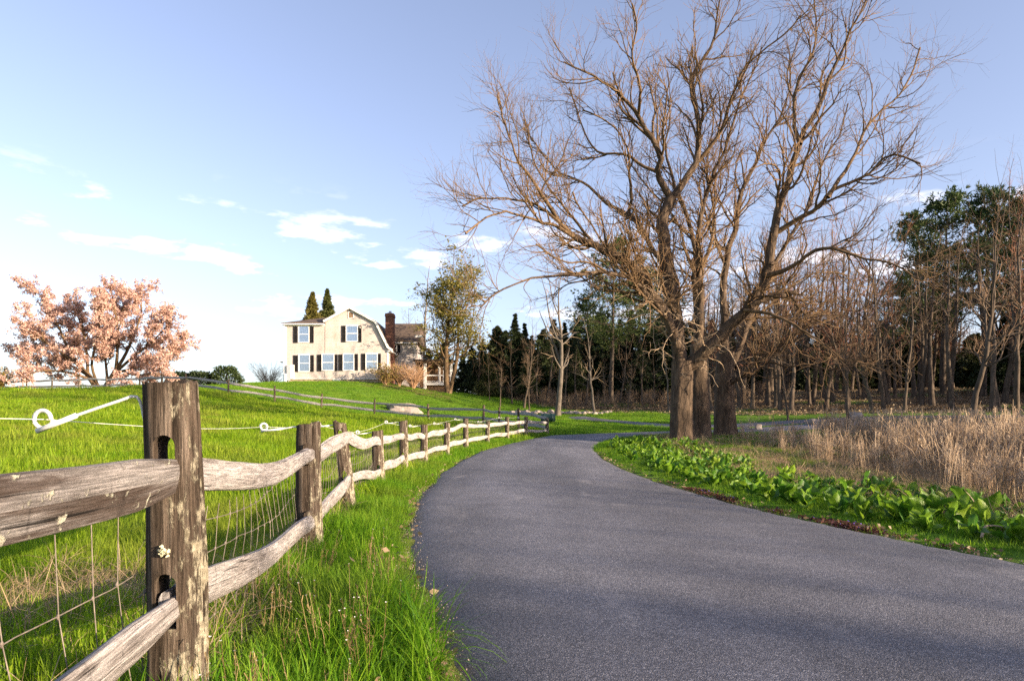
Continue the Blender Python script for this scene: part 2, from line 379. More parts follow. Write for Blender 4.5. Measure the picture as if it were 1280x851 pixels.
def rail_mat(name, light=1.0, lich=0.66, streak=False):
    m, nt, out = newmat(name); k = NT(nt)
    g = k.noise(k.coord('UV', (7, 150, 1)), 1.0, 8, 0.75, 0.5)
    g2 = k.noise(k.coord('UV', (2.2, 20, 1)), 1.0, 8, 0.7, 0.6)
    c = k.ramp(g2, [(0.30, tuple(light * x for x in (0.085, 0.070, 0.062))), (0.46, tuple(light * x for x in (0.31, 0.285, 0.275))), (0.7, tuple(light * x for x in (0.47, 0.445, 0.44)))])
    c = k.mix(1.0, c, k.ramp(g, [(0.36, 0.35), (0.6, 1.2)]), 'MULTIPLY')
    if streak:      # a broad dark weathered band along the face
        sb = k.ramp(k.noise(k.coord('UV', (0.9, 14, 1), (2, 5, 0)), 1.0, 6, 0.66, 0.4), [(0.47, 0.0), (0.56, 1.0)])
        c = k.mix(k.math('MULTIPLY', sb, 0.8), c, (0.055, 0.036, 0.027))
    # drying cracks along the grain, then fine cross checks
    cr_ = k.noise(k.coord('UV', (1.6, 60, 1), (1, 8, 0)), 1.0, 5, 0.6, 0.9)
    c = k.mix(1.0, c, k.ramp(cr_, [(0.33, 0.16), (0.39, 1.0)]), 'MULTIPLY')
    ck = k.noise(k.coord('UV', (26, 3, 1), (3, 3, 0)), 1.0, 4, 0.6, 0.8)
    c = k.mix(1.0, c, k.ramp(ck, [(0.30, 0.6), (0.38, 1.0)]), 'MULTIPLY')
    lf = k.ramp(k.noise(k.coord('UV', (8, 8, 1), (7, 1, 0)), 3.0, 6, 0.62), [(lich, 0.0), (lich + 0.05, 1.0)])
    c = k.mix(lf, c, (0.47, 0.45, 0.36))
    k.bsdf(out, c, 0.92, 0.15, k.bump(k.math('ADD', k.math('ADD', g, g2), k.math('MULTIPLY', lf, 0.6)), 1.0, 0.014))
    return m
M['rail'] = rail_mat('weathered_rail', 1.18, 0.72)
M['rail_dark'] = rail_mat('weathered_dark_rail', 0.85, 0.60, True)
M['rail_far'] = rail_mat('silvery_grey_rail', 1.15, 0.75)
M['wire'] = simple('rusty_galvanised_wire', (0.17, 0.145, 0.12), 0.7, 0.3, 0.5, 30, 0.2)
M['white_plastic'] = simple('white_insulator', (0.62, 0.62, 0.62), 0.5, 0.4, 0.22, 40)
M['cord'] = simple('pale_electric_cord', (0.62, 0.62, 0.58), 0.6, 0.3, 0.1, 40)
M['dirt'] = simple('lichen_tuft', (0.44, 0.43, 0.30), 0.95, 0.1, 0.3, 60, 0, 0.6)

def shingle_mat(name, base, course, stain=True, bw=0.14):
    m, nt, out = newmat(name); k = NT(nt)
    uvw = k.coord('Object')
    sp = k.n('ShaderNodeSeparateXYZ'); k.l(uvw, sp.inputs[0])
    cmb = k.n('ShaderNodeCombineXYZ'); k.l(k.math('ADD', sp.outputs[0], sp.outputs[1]), cmb.inputs[0]); k.l(sp.outputs[2], cmb.inputs[1])
    br = k.n('ShaderNodeTexBrick'); br.offset = 0.5; br.inputs['Scale'].default_value = 1.0; br.inputs['Mortar Size'].default_value = 0.012
    br.inputs['Brick Width'].default_value = bw; br.inputs['Row Height'].default_value = course
    br.inputs['Color1'].default_value = (*[x * 0.93 for x in base], 1); br.inputs['Color2'].default_value = (*[x * 1.06 for x in base], 1); br.inputs['Mortar'].default_value = (*[x * 0.72 for x in base], 1)
    k.l(cmb.outputs[0], br.inputs['Vector'])
    c = k.mix(1.0, br.outputs[0], k.ramp(k.noise(uvw, 0.9, 5), [(0.3, (0.85, 0.82, 0.78)), (0.7, (1.12, 1.1, 1.08))]), 'MULTIPLY')
    if stain:
        s = k.ramp(k.noise(k.coord('Object', (1.6, 1.6, 0.35)), 1.0, 5, 0.65), [(0.56, 0.0), (0.72, 0.55)])
        c = k.mix(s, c, tuple(x * 0.62 * y for x, y in zip(base, (1.0, 0.86, 0.66))))
    k.bsdf(out, c, 0.9, 0.15, k.bump(br.outputs[1], -0.25, 0.01))
    return m
M['shingle'] = shingle_mat('cedar_shingle', (0.50, 0.455, 0.435), 0.16)
M['shingle_grey'] = shingle_mat('grey_shingle', (0.52, 0.49, 0.48), 0.16)
M['roof'] = shingle_mat('asphalt_roof_shingle', (0.115, 0.088, 0.070), 0.15, False, 0.30)
M['brick'] = shingle_mat('red_brick', (0.165, 0.082, 0.06), 0.075, False, 0.21)
M['stonefound'] = simple('rubble_foundation', (0.30, 0.24, 0.17), 0.95, 0.1, 0.5, 4, 0, 0.5)
M['white'] = simple('white_paint', (0.74, 0.73, 0.70), 0.6, 0.3, 0.07, 2)
M['black'] = simple('black_shutter_paint', (0.018, 0.016, 0.018), 0.6, 0.3, 0.2, 5)
M['grey_metal'] = simple('grey_metal_box', (0.36, 0.38, 0.42), 0.5, 0.4, 0.1, 4)
M['curtain'] = simple('pale_curtain', (0.60, 0.62, 0.66), 0.9, 0.1, 0.25, 7)
M['green_box'] = simple('dark_green_plastic', (0.018, 0.052, 0.042), 0.5, 0.4, 0.2, 6)
M['interior'] = simple('room_shade', (0.03, 0.028, 0.027), 0.95, 0.1)
M['porch_wood'] = simple('brown_porch_boards', (0.20, 0.125, 0.075), 0.9, 0.1, 0.3, 5)
def rock_mat(name, a, b):
    m, nt, out = newmat(name); k = NT(nt)
    v = k.noise(k.coord('Object'), 3.0, 8, 0.65)
    c = k.ramp(v, [(0.3, a), (0.7, b)])
    f = k.ramp(k.noise(k.coord('Object', (1, 1, 1), (3, 3, 3)), 5, 6), [(0.58, 0.0), (0.66, 0.8)])
    c = k.mix(f, c, (0.40, 0.38, 0.32))
    k.bsdf(out, c, 0.9, 0.2, k.bump(v, 0.8, 0.05)); return m
M['rock'] = rock_mat('granite', (0.16, 0.13, 0.115), (0.40, 0.34, 0.30))
def glass_mat():
    m, nt, out = newmat('window_glass'); k = NT(nt)
    g = k.n('ShaderNodeBsdfGlossy'); g.inputs['Roughness'].default_value = 0.03; g.inputs['Color'].default_value = (0.9, 0.95, 1.0, 1)
    t = k.n('ShaderNodeBsdfTransparent'); t.inputs[0].default_value = (0.75, 0.8, 0.85, 1)
    ms = k.n('ShaderNodeMixShader', i_0=0.32); k.l(t.outputs[0], ms.inputs[1]); k.l(g.outputs[0], ms.inputs[2]); k.l(ms.outputs[0], out.inputs[0])
    return m
M['glass'] = glass_mat()

# ------------------------------------------------------------------ terrain height (thin-plate spline through surveyed points)
CP = []
for x in (-14, -5, 0, 5, 14, 28):
    for y in (-14, -3): CP.append((x, y, -0.95 if x > -10 else -0.8))
CP += [(1.9, 2.6, -.95), (1.0, 8, -.93), (.7, 14, -.85), (.8, 18, -.74), (1.2, 23, -.54), (2.2, 28, -.38), (3.4, 32, -.25), (6, 36, -.13), (9.5, 39, -.03), (14, 41, .08)]
CP += [(-1, 2, -.88), (-1.5, 5, -.90), (-1.8, 7.6, -.88), (-2.05, 10.5, -.84), (-2.1, 13.2, -.79), (-2, 15.8, -.73), (-1.78, 18.5, -.63), (-1.4, 21, -.50), (-.87, 24, -.39), (-.19, 26.5, -.3), (.6, 29, -.2), (1.6, 31.5, -.1)]
CP += [(-4, 4, -.90), (-5, 9, -.78), (-8, 10, -.66), (-16, 20, .15), (-25, 33, 1.4), (-35, 48, 2.8), (-42, 60, 3.65), (-30, 56, 3.45), (-18, 30, 1.0), (-8, 20, -.25), (-8, 30, .4), (-4, 25, -.2)]
CP += [(-19.2, 46, 2.48), (-16, 46, 2.0), (-12.8, 46, 1.46), (-9.1, 45, 1.0), (-5.3, 43, .68), (-1.7, 40, .45), (-24, 50, 3.2)]
CP += [(-24, 71, 5.15), (-13, 71, 5.1), (-24, 82, 5.25), (-10, 82, 4.9), (-6.7, 75, 4.3), (-3.4, 72, 3.7), (0, 70, 2.87), (4.4, 62, 1.67), (-9, 57, 1.65), (-18, 60, 3.7), (2.6, 48, .75)]
CP += [(6.6, 55, .97), (10.3, 46, .42), (13.1, 44, .36), (19, 44, .68), (26, 44, .95), (10.2, 70, 2.9), (17.6, 75, 3.5), (28, 80, 4.6), (40, 75, 4.4), (53, 75, 4.8), (26, 55, 1.7)]
CP += [(6.5, 26, -.37), (7.9, 28.5, -.27), (9.3, 30, -.10), (10, 15, -1.05), (16, 20, -1.0), (20, 28, -.6), (25, 36, .1), (8, 8, -1.08), (6, 5, -1.0), (30, 20, -.7), (40, 30, 0), (40, 45, 1.2), (4, 16, -.85), (4.2, 11, -.97)]
CP += [(-60, 90, 3.4), (-60, 40, 2.5), (-42, 20, .5), (-32, 5, -.4), (0, 120, 4.0), (60, 120, 4.8), (90, 60, 3), (60, -10, -.6), (-45, -15, -.6), (-60, 140, 2), (60, 160, 3), (0, 160, 3)]
CP = np.array(CP, float)
def _U(r2): return np.where(r2 > 1e-12, 0.5 * r2 * np.log(np.maximum(r2, 1e-12)), 0)
def _fit():
    n = len(CP); d = CP[:, None, :2] - CP[None, :, :2]; K = _U((d ** 2).sum(-1)) + np.eye(n) * 6.0
    P = np.concatenate([np.ones((n, 1)), CP[:, :2]], 1)
    A = np.block([[K, P], [P.T, np.zeros((3, 3))]])
    return np.linalg.solve(A, np.concatenate([CP[:, 2], np.zeros(3)]))
TW = _fit()
def hz(x, y):
    x = np.asarray(x, float); y = np.asarray(y, float); sh = np.broadcast(x, y).shape
    x = np.broadcast_to(x, sh).ravel(); y = np.broadcast_to(y, sh).ravel()
    cx = np.clip(x, -60, 75); cy = np.clip(y, -14, 150)
    out = np.empty(len(x))
    for a in range(0, len(x), 20000):
        s = slice(a, a + 20000)
        d = (cx[s, None] - CP[None, :, 0]) ** 2 + (cy[s, None] - CP[None, :, 1]) ** 2
        out[s] = _U(d) @ TW[:len(CP)] + TW[-3] + TW[-2] * cx[s] + TW[-1] * cy[s]
    far = np.hypot(x - cx, y - cy)
    out = out * np.exp(-far / 300) - 4 * (1 - np.exp(-far / 400))
    return (out + EYE).reshape(sh)
def gz(x, y): return float(hz(np.array([x]), np.array([y]))[0])

# ------------------------------------------------------------------ roads
ROAD_L = [(-.05, -6), (-.05, -2), (-.06, 0.5), (-.24, 2.6), (-.76, 5.06), (-1.17, 8.1), (-1.36, 11.3), (-1.42, 14.5), (-1.12, 19), (-.72, 21.5), (0.05, 25), (1.1, 29), (2.6, 33), (5.2, 36.8), (9, 40.2), (14, 42.0), (22, 43.2)]
ROAD_R = [(6.3, -6), (5.6, -2), (4.9, 0.8), (4.3, 2.9), (3.8, 5.1), (3.22, 7.7), (2.82, 11.3), (2.6, 15), (2.55, 18.5), (2.68, 21.5), (2.95, 24.3), (3.8, 28), (5.3, 31.5), (7.4, 34.6), (10.5, 37.4), (14.6, 39.2), (22, 40.2)]
RL = catmull(np.array(ROAD_L), 220); RR_ = catmull(np.array(ROAD_R), 220)
DRV = catmull(np.array([(5.6, 58.5), (6.2, 57), (6.6, 55.5), (9.6, 47.6), (13.1, 44.6), (19, 44.6), (26, 44.6), (40, 43), (70, 38)], float), 160)
def dist_poly(x, y, P):
    q = np.stack([np.ravel(x), np.ravel(y)], 1); best = np.full(len(q), 1e9)
    for a in range(0, len(q), 20000):
        s = slice(a, a + 20000)
        d = ((q[s, None, :] - P[None, ::2, :]) ** 2).sum(-1); best[s] = np.sqrt(d.min(1))
    return best.reshape(np.shape(x))
def inside_poly(x, y, poly):
    x = np.asarray(x); y = np.asarray(y); c = np.zeros(x.shape, bool); n = len(poly)
    for i in range(n):
        x1, y1 = poly[i]; x2, y2 = poly[(i + 1) % n]
        if y1 == y2: continue
        cond = ((y1 > y) != (y2 > y)) & (x < (x2 - x1) * (y - y1) / (y2 - y1) + x1)
        c ^= cond
    return c
ROADPOLY = [tuple(p) for p in RL[::3]] + [tuple(p) for p in RR_[::-3]]
def on_road(x, y): return inside_poly(x, y, ROADPOLY)
def road_dist(x, y): return np.where(on_road(x, y), -1.0, np.minimum(dist_poly(x, y, RL), dist_poly(x, y, RR_)))
RLY = np.interp
def left_edge(y): return np.interp(y, RL[:, 1], RL[:, 0])
def right_edge(y): return np.interp(y, RR_[:, 1], RR_[:, 0])
FENCE = np.array([(-.82, -4.1), (-.86, -1.05), (-.967, 1.96), (-1.49, 5.06), (-1.83, 7.65), (-2.06, 10.6), (-2.10, 13.2), (-2.03, 15.8), (-1.78, 18.5), (-1.42, 21), (-.87, 24), (-.19, 26.5), (.58, 29), (1.62, 31.5)])
def fence_x(y): return np.interp(y, FENCE[:, 1], FENCE[:, 0])

def axis(segs):
    out = []
    for a, b, s in segs: out += list(np.arange(a, b, s))
    out.append(segs[-1][1]); return np.array(out)
gx = axis([(-3000, -600, 600), (-600, -120, 80), (-120, -50, 7), (-50, -12, 1.2), (-12, 12, 0.3), (12, 34, 0.8), (34, 80, 2.4), (80, 200, 20), (200, 600, 80), (600, 3000, 600)])
gy = axis([(-3000, -200, 400), (-200, -20, 30), (-20, -2, 1.5), (-2, 34, 0.3), (34, 70, 0.8), (70, 110, 2.0), (110, 200, 10), (200, 600, 80), (600, 3600, 600)])
GX, GY = np.meshgrid(gx, gy)
GZ = hz(GX, GY)
rd = road_dist(GX, GY)
near = (GY > -15) & (GY < 90) & (np.abs(GX) < 60)
und = 0.035 * (np.sin(GX * 1.7 + GY * .6) * np.sin(GY * 1.3 - GX * .4) + 0.6 * np.sin(GX * 3.9 - 1.0) * np.sin(GY * 3.1 + .5))
GZ += np.where(near & (rd > 0), und * np.clip((rd - 0.3) / 1.5, 0, 1), 0)
GZ -= np.where(rd < 0, 0.05, 0)
dd = dist_poly(GX, GY, DRV)
GZ -= np.where((dd < 1.6) & (rd > 0), 0.03, 0)
def und_at(x, y):
    u = 0.035 * (np.sin(x * 1.7 + y * .6) * np.sin(y * 1.3 - x * .4) + 0.6 * np.sin(x * 3.9 - 1.0) * np.sin(y * 3.1 + .5))
    return u
def ground_z(x, y):
    x = np.asarray(x, float); y = np.asarray(y, float); r = road_dist(x, y)
    return hz(x, y) + np.where(r > 0, und_at(x, y) * np.clip((r - 0.3) / 1.5, 0, 1), 0)
def gzz(x, y): return float(ground_z(np.array([x]), np.array([y]))[0])
# what covers the ground
def cover(x, y):
    x = np.asarray(x, float); y = np.asarray(y, float)
    lawn = np.array([.09, .175, .016]); field = np.array([.135, .205, .022]); litter = np.array([.135, .088, .05]); marsh = np.array([.24, .17, .10]); soil = np.array([.13, .09, .058])
    c = np.broadcast_to(field, x.shape + (3,)).copy()
    right = x > np.interp(y, RR_[:, 1], RR_[:, 0])
    r = road_dist(x, y)
    def blend(c, m, col): return c * (1 - m[..., None]) + m[..., None] * col
    # hill lawn beyond the inner fence
    m = np.clip((y - np.interp(x, [-45, -24, -19, -5, -1.7, 3], [66, 51, 46.5, 43.5, 40.5, 31]) ) / 1.0, 0, 1) * (~right); c = blend(c, m, lawn)
    # right of the road
    mr = right.astype(float); c = blend(c, mr, lawn)
    c = blend(c, mr * np.clip((r - 1.0) / 0.8, 0, 1) * (y < 34), marsh * .9)
    wood = np.clip((y - np.interp(x, [-10, 0, 6, 12, 20, 30, 60], [96, 75, 64, 62, 53, 49, 47])) / 3.0, 0, 1); c = blend(c, wood, litter)
    patch = np.clip(np.sin(x * .33 + 1.0) * np.sin(y * .41 + x * .13) * 2.2 - .7, 0, 1) * wood * (y < 78); c = blend(c, patch, lawn)
    hb = ((x > -15) & (x < -6) & (y > 66) & (y < 76)).astype(float) * .8; c = blend(c, hb, litter * 1.15)
    # bare strip beside the tarmac
    c = blend(c, np.clip(1 - r / 0.16, 0, 1) * (r >= 0), soil)
    c = blend(c, (r < 0).astype(float), soil)
    return c
GC = cover(GX, GY)
nx, ny = len(gx), len(gy)
ii = (np.arange(ny - 1)[:, None] * nx + np.arange(nx - 1)[None, :])
Q = np.stack([ii, ii + 1, ii + nx + 1, ii + nx], -1).reshape(-1, 4)
gme = mesh_np('ground', np.stack([GX, GY, GZ], -1), Q, None, M['ground'])
ca = gme.color_attributes.new('col', 'FLOAT_COLOR', 'POINT')
ca.data.foreach_set('color', np.concatenate([GC.reshape(-1, 3), np.ones((nx * ny, 1))], 1).astype(np.float32).ravel())
tag(link('ground', gme), 'grassy sloping ground of field, lawn, marsh and woodland floor', None, None, 'structure')

def ribbon(name, L, Rr, across, lift, mat, label, rough_edge=0.0):
    n = len(L); t = np.linspace(0, 1, across)[None, :, None]
    L = L.copy(); Rr = Rr.copy()
    if rough_edge:
        s = np.concatenate([[0], np.cumsum(np.linalg.norm(np.diff(L, axis=0), axis=1))])
        w = norm(Rr - L)
        def e(ph): return rough_edge * (np.sin(s * 5.1 + ph) * .4 + np.sin(s * 13.7 + ph * 2) * .35 + np.sin(s * 31 + ph * 3) * .25 + .5 * np.sin(s * 1.7 + ph))
        L -= w * e(0.3)[:, None]; Rr += w * e(2.1)[:, None]
    P = L[:, None, :] * (1 - t) + Rr[:, None, :] * t
    Z = hz(P[..., 0], P[..., 1]) + lift
    crown = (0.035 * (1 - (2 * t[..., 0] - 1) ** 2)); Z = Z + crown
    # turned-down edge of the tarmac
    Z[:, 0] -= lift + 0.03; Z[:, -1] -= lift + 0.03
    V = np.concatenate([P, Z[..., None]], -1)
    i = np.arange(n - 1)[:, None] * across + np.arange(across - 1)[None, :]
    Q = np.stack([i, i + 1, i + across + 1, i + across], -1).reshape(-1, 4)
    me = mesh_np(name, V, Q, None, mat); aa = me.attributes.new('across', 'FLOAT', 'POINT'); aa.data.foreach_set('value', np.broadcast_to(t[..., 0], (n, across)).astype(np.float32).ravel())
    return tag(link(name, me), label, None, None, 'structure')
L5 = catmull(np.array(ROAD_L), 900); R5 = catmull(np.array(ROAD_R), 900)
ribbon('road', L5, R5, 26, 0.02, M['asphalt'], 'narrow curving asphalt lane', 0.035)
dt = norm(np.gradient(DRV, axis=0)); dn = np.stack([-dt[:, 1], dt[:, 0]], 1)
ribbon('driveway', DRV + dn * 1.05, DRV - dn * 1.05, 8, 0.03, M['asphalt'], 'far driveway joining the lane behind the big trees')
# ------------------------------------------------------------------ roadside split-rail fence
def fbm(p, oct=4):
    return mnoise.fractal(Vector(p), 1.0, 2.0, oct)
def post_mesh(name, h, w, d, seed, mort, top_slant=0.0, fine=True, mat=None):
    """rounded split post, base below ground; mort = list of mortise bottom heights cut along local y"""
    rnd = random.Random(seed); N = 40 if fine else 14; nl = int((h + .3) / (.025 if fine else .12))
    V = []
    ex = rnd.uniform(2.05, 2.45)
    for l in range(nl + 1):
        z = -.3 + (h + .3) * l / nl
        taper = 1.04 - .13 * max(0, z) / h
        bend = .012 * math.sin(z * 2.3 + seed)
        for i in range(N):
            a = 2 * math.pi * i / N; c, s = math.cos(a), math.sin(a)
            rr = (abs(c) ** ex + abs(s) ** ex) ** (-1 / ex)
            g = fbm((c * 3.1 + seed * 7.3, s * 3.1, z * 0.5), 4) * .055 + fbm((c * 9 + seed, s * 9, z * 0.9), 3) * .05
            b = fbm((c * 1.2 + seed * 3.1, s * 1.2, z * 2.2), 3) * .05
            k = rr * taper * (1 + g + b)
            zz = z
            if l == nl: zz = z + c * w / 2 * top_slant + fbm((c * 6, s * 6, seed), 3) * .012
            V.append((c * k * w / 2 + bend, s * k * d / 2, zz))
    Q = [(l * N + i, l * N + (i + 1) % N, (l + 1) * N + (i + 1) % N, (l + 1) * N + i) for l in range(nl) for i in range(N)]
    # uneven top: two inner rings
    b = nl * N
    cz = np.mean([V[b + i][2] for i in range(N)]); n0 = len(V)
    for i in range(N):
        x, y, z = V[b + i]; V.append((x * .55, y * .55, z + fbm((x * 40, y * 40, seed), 3) * .012))
    V.append((0, 0, cz - .004))
    Q += [(b + i, b + (i + 1) % N, n0 + (i + 1) % N, n0 + i) for i in range(N)]
    T = [(n0 + i, n0 + (i + 1) % N, n0 + N) for i in range(N)]
    T += [(0, i + 1, i) for i in range(1, N - 1)]
    me = mesh_np(name, V, Q, T, mat or M['post'], True)
    if mort:
        o = link('post_blank', me)
        g = Geo()
        for zb, hh, ww in mort:
            poly = [(-ww / 2, zb), (ww / 2, zb)] + [(ww / 2 * math.cos(t), zb + hh - ww / 2 + ww / 2 * math.sin(t)) for t in np.linspace(0, math.pi, 9)]
            g.prism(poly, -d, d)
        c = g.obj('mortise_cutter', M['post'])
        bm = bmesh.new(); bm.from_mesh(c.data); bmesh.ops.remove_doubles(bm, verts=bm.verts, dist=1e-5); bmesh.ops.recalc_face_normals(bm, faces=bm.faces); bm.to_mesh(c.data); bm.free()
        md = o.modifiers.new('b', 'BOOLEAN'); md.object = c; md.operation = 'DIFFERENCE'; md.solver = 'EXACT'
        dg = bpy.context.evaluated_depsgraph_get()
        m2 = bpy.data.meshes.new_from_object(o.evaluated_get(dg)); m2.name = name
        bpy.data.objects.remove(o); cm = c.data; bpy.data.objects.remove(c); bpy.data.meshes.remove(cm)
        me = m2
    # shade: keep sharp mortise edges
    for p in me.polygons: p.use_smooth = True
    try: me.set_sharp_from_angle(angle=R(42))
    except Exception: pass
    return me

def rail_mesh(name, A, B, h, t, seed, wave=(0.0, 0.0, 0.0), seg=26, mat=None, side=0.02, twist=0.0, tw=0.26):
    """split rail from A to B (local points); wave = sag, S-curve, sideways bow; tapered ends"""
    rnd = random.Random(seed); A = np.array(A, float); B = np.array(B, float)
    L = np.linalg.norm(B - A); dirv = (B - A) / L; hor = np.array([dirv[1], -dirv[0], 0]); hor /= np.linalg.norm(hor)
    A = A - dirv * .05; B = B + dirv * .05
    N = 12; V = []; UV = []
    prof = []
    for i in range(N):
        a = 2 * math.pi * i / N; c, s = math.cos(a), math.sin(a); ex = 4.5
        rr = (abs(c) ** ex + abs(s) ** ex) ** (-1 / ex) * (1 + rnd.uniform(-.12, .10)); prof.append((c * rr, s * rr))
    ph = rnd.uniform(0, 6)
    per = np.cumsum([0] + [math.hypot((prof[(i + 1) % N][0] - prof[i][0]) * t / 2, (prof[(i + 1) % N][1] - prof[i][1]) * h / 2) for i in range(N)])
    for k in range(seg + 1):
        u = k / seg; C = A + (B - A) * u
        dz = wave[0] * math.sin(math.pi * u) + wave[1] * math.sin(2 * math.pi * u) + .012 * math.sin(9 * u + ph)
        dx = wave[2] * math.sin(math.pi * u) + side * (2 * u - 1)
        e = min(u, 1 - u) * L; tp = min(1.0, max(0.0, (e - .03) / tw)); hh = h * (.62 + .38 * tp) * (1 + .09 * math.sin(6 * u + ph)); tt = t * (.62 + .38 * tp)
        tw_ = twist * (u - .5); ct, st = math.cos(tw_), math.sin(tw_)
        for i in range(N + 1):
            c, s = prof[i % N]
            n = 1 + .06 * fbm((c * 2 + seed, s * 2, u * L * 1.5), 3) + .035 * fbm((c * 7 + seed, s * 7, u * L * 1.1), 2)
            x, y = c * tt / 2 * n, s * hh / 2 * n
            x, y = x * ct - y * st, x * st + y * ct
            V.append(C + hor * (dx + x) + np.array([0, 0, dz + y])); UV.append((u * L + seed * 1.37, per[i] + seed * .31))
    n1 = N + 1
    Q = [(k * n1 + i, (k + 1) * n1 + i, (k + 1) * n1 + i + 1, k * n1 + i + 1) for k in range(seg) for i in range(N)]
    T = [(0, i, i + 1) for i in range(1, N - 1)] + [(seg * n1, seg * n1 + i + 1, seg * n1 + i) for i in range(1, N - 1)]
    me = mesh_np(name, V, Q, T, mat or M['rail'], True)
    uvl = me.uv_layers.new(name='uv'); idx = np.empty(len(me.loops), np.int32); me.loops.foreach_get('vertex_index', idx)
    uvl.data.foreach_set('uv', np.array(UV, np.float32)[idx].ravel())
    try: me.set_sharp_from_angle(angle=R(50))
    except Exception: pass
    return me

TOPR = [.08, -.215, -.108, -.175, -.06, -.155, -.09, -.11, .04, .18, .21, .34, .44, .44]
BOTR = [-.5, -.79, -.495, -.665, -.52, -.60, -.49, -.48, -.39, -.26, -.17, -.06, .07, .07]
PTOP = [.1, .1, .139, .062, .112, .02, .217, .17, .26, .42, .39, .59, .65, .66]
fz = [gzz(x, y) for x, y in FENCE]
fr = empty('split_rail_fence', (FENCE[2][0], FENCE[2][1], fz[2]), 'weathered two-rail split-rail fence curving along the left verge of the lane', 'fence')
fo = np.array([FENCE[2][0], FENCE[2][1], fz[2]])
fhead = []
for i in range(len(FENCE)):
    a = FENCE[max(i - 1, 0)]; b = FENCE[min(i + 1, len(FENCE) - 1)]; d = b - a; d = d / np.linalg.norm(d); fhead.append(d)
WID = {2: (.158, .125), 3: (.19, .13), 4: (.16, .12), 5: (.19, .13)}
for i in range(1, len(FENCE)):
    if i == 1: continue_ = True
    w, d = WID.get(i, (.17, .13)); h = PTOP[i] + EYE - fz[i]
    T0 = TOPR[i] + EYE - fz[i]; B0 = BOTR[i] + EYE - fz[i]
    mh = .155 if i == 2 else .15
    me = post_mesh('post', h, w, d, i * 3 + 1, [(T0 - .055, mh, .06), (B0 - .055, mh, .06)], {2: .05, 3: .12, 4: -.25, 5: .1}.get(i, random.uniform(-.12, .12)), i < 9)
    o = link('post', me, fr, (FENCE[i][0] - fo[0], FENCE[i][1] - fo[1], fz[i] - fo[2]))
    lean = {2: R(1.2), 4: R(6.0), 3: R(1.0), 5: R(2.0)}.get(i, R(random.uniform(-1.5, 1.5)))
    o.rotation_euler = (R(random.uniform(-1.0, 1.0)) if i != 2 else 0, -lean if i in (4,) else -lean * .6, math.atan2(fhead[i][1], fhead[i][0]) - math.pi / 2)
    if i == 2:
        o['label'] = 'thick near post blotched with pale lichen'
        g = Geo()
        for q in range(26):
            a = random.uniform(0, 6.28); rr = random.uniform(0, .017); c = np.array([.0 + rr * math.cos(a), -.062, .565 + rr * math.sin(a)])
            g.tube([c, c + np.array([random.uniform(-.006, .006), -.010, random.uniform(-.006, .006)])], [.0045, .001], 5)
        g.obj('lichen_tuft', M['dirt'], o)
waves = {(1, 0): (-.01, 0.0, 0), (1, 1): (0.0, 0, 0), (2, 0): (-.06, -.02, .01), (2, 1): (-.03, -.01, 0), (3, 0): (-.005, -.02, 0), (3, 1): (-.02, -.01, 0), (4, 0): (-.035, -.02, 0), (4, 1): (-.02, .02, 0), (5, 0): (.02, 0, 0), (8, 0): (.02, -.03, 0)}
hts = {(1, 0): .112, (1, 1): .098, (2, 0): .105, (2, 1): .115}
for i in range(1, len(FENCE) - 1):
    for k, Z in enumerate((TOPR, BOTR)):
        A = np.array([FENCE[i][0], FENCE[i][1], Z[i] + EYE]) - fo; B = np.array([FENCE[i + 1][0], FENCE[i + 1][1], Z[i + 1] + EYE]) - fo
        wv = waves.get((i, k), (random.uniform(-.03, .02), random.uniform(-.025, .015), random.uniform(-.02, .02)))
        me = rail_mesh('rail', A, B, hts.get((i, k), random.uniform(.115, .135)), .046 if i > 1 else .05, i * 5 + k, wv, 40 if i < 6 else 22, M['rail_dark'] if (i, k) == (1, 0) else M['rail'], .017, random.uniform(-.5, .5) if i > 2 else (.25 if k else -.1))
        o = link('rail', me, fr)
        if (i, k) == (1, 0): o['label'] = 'dark brown rail crusted with white lichen'
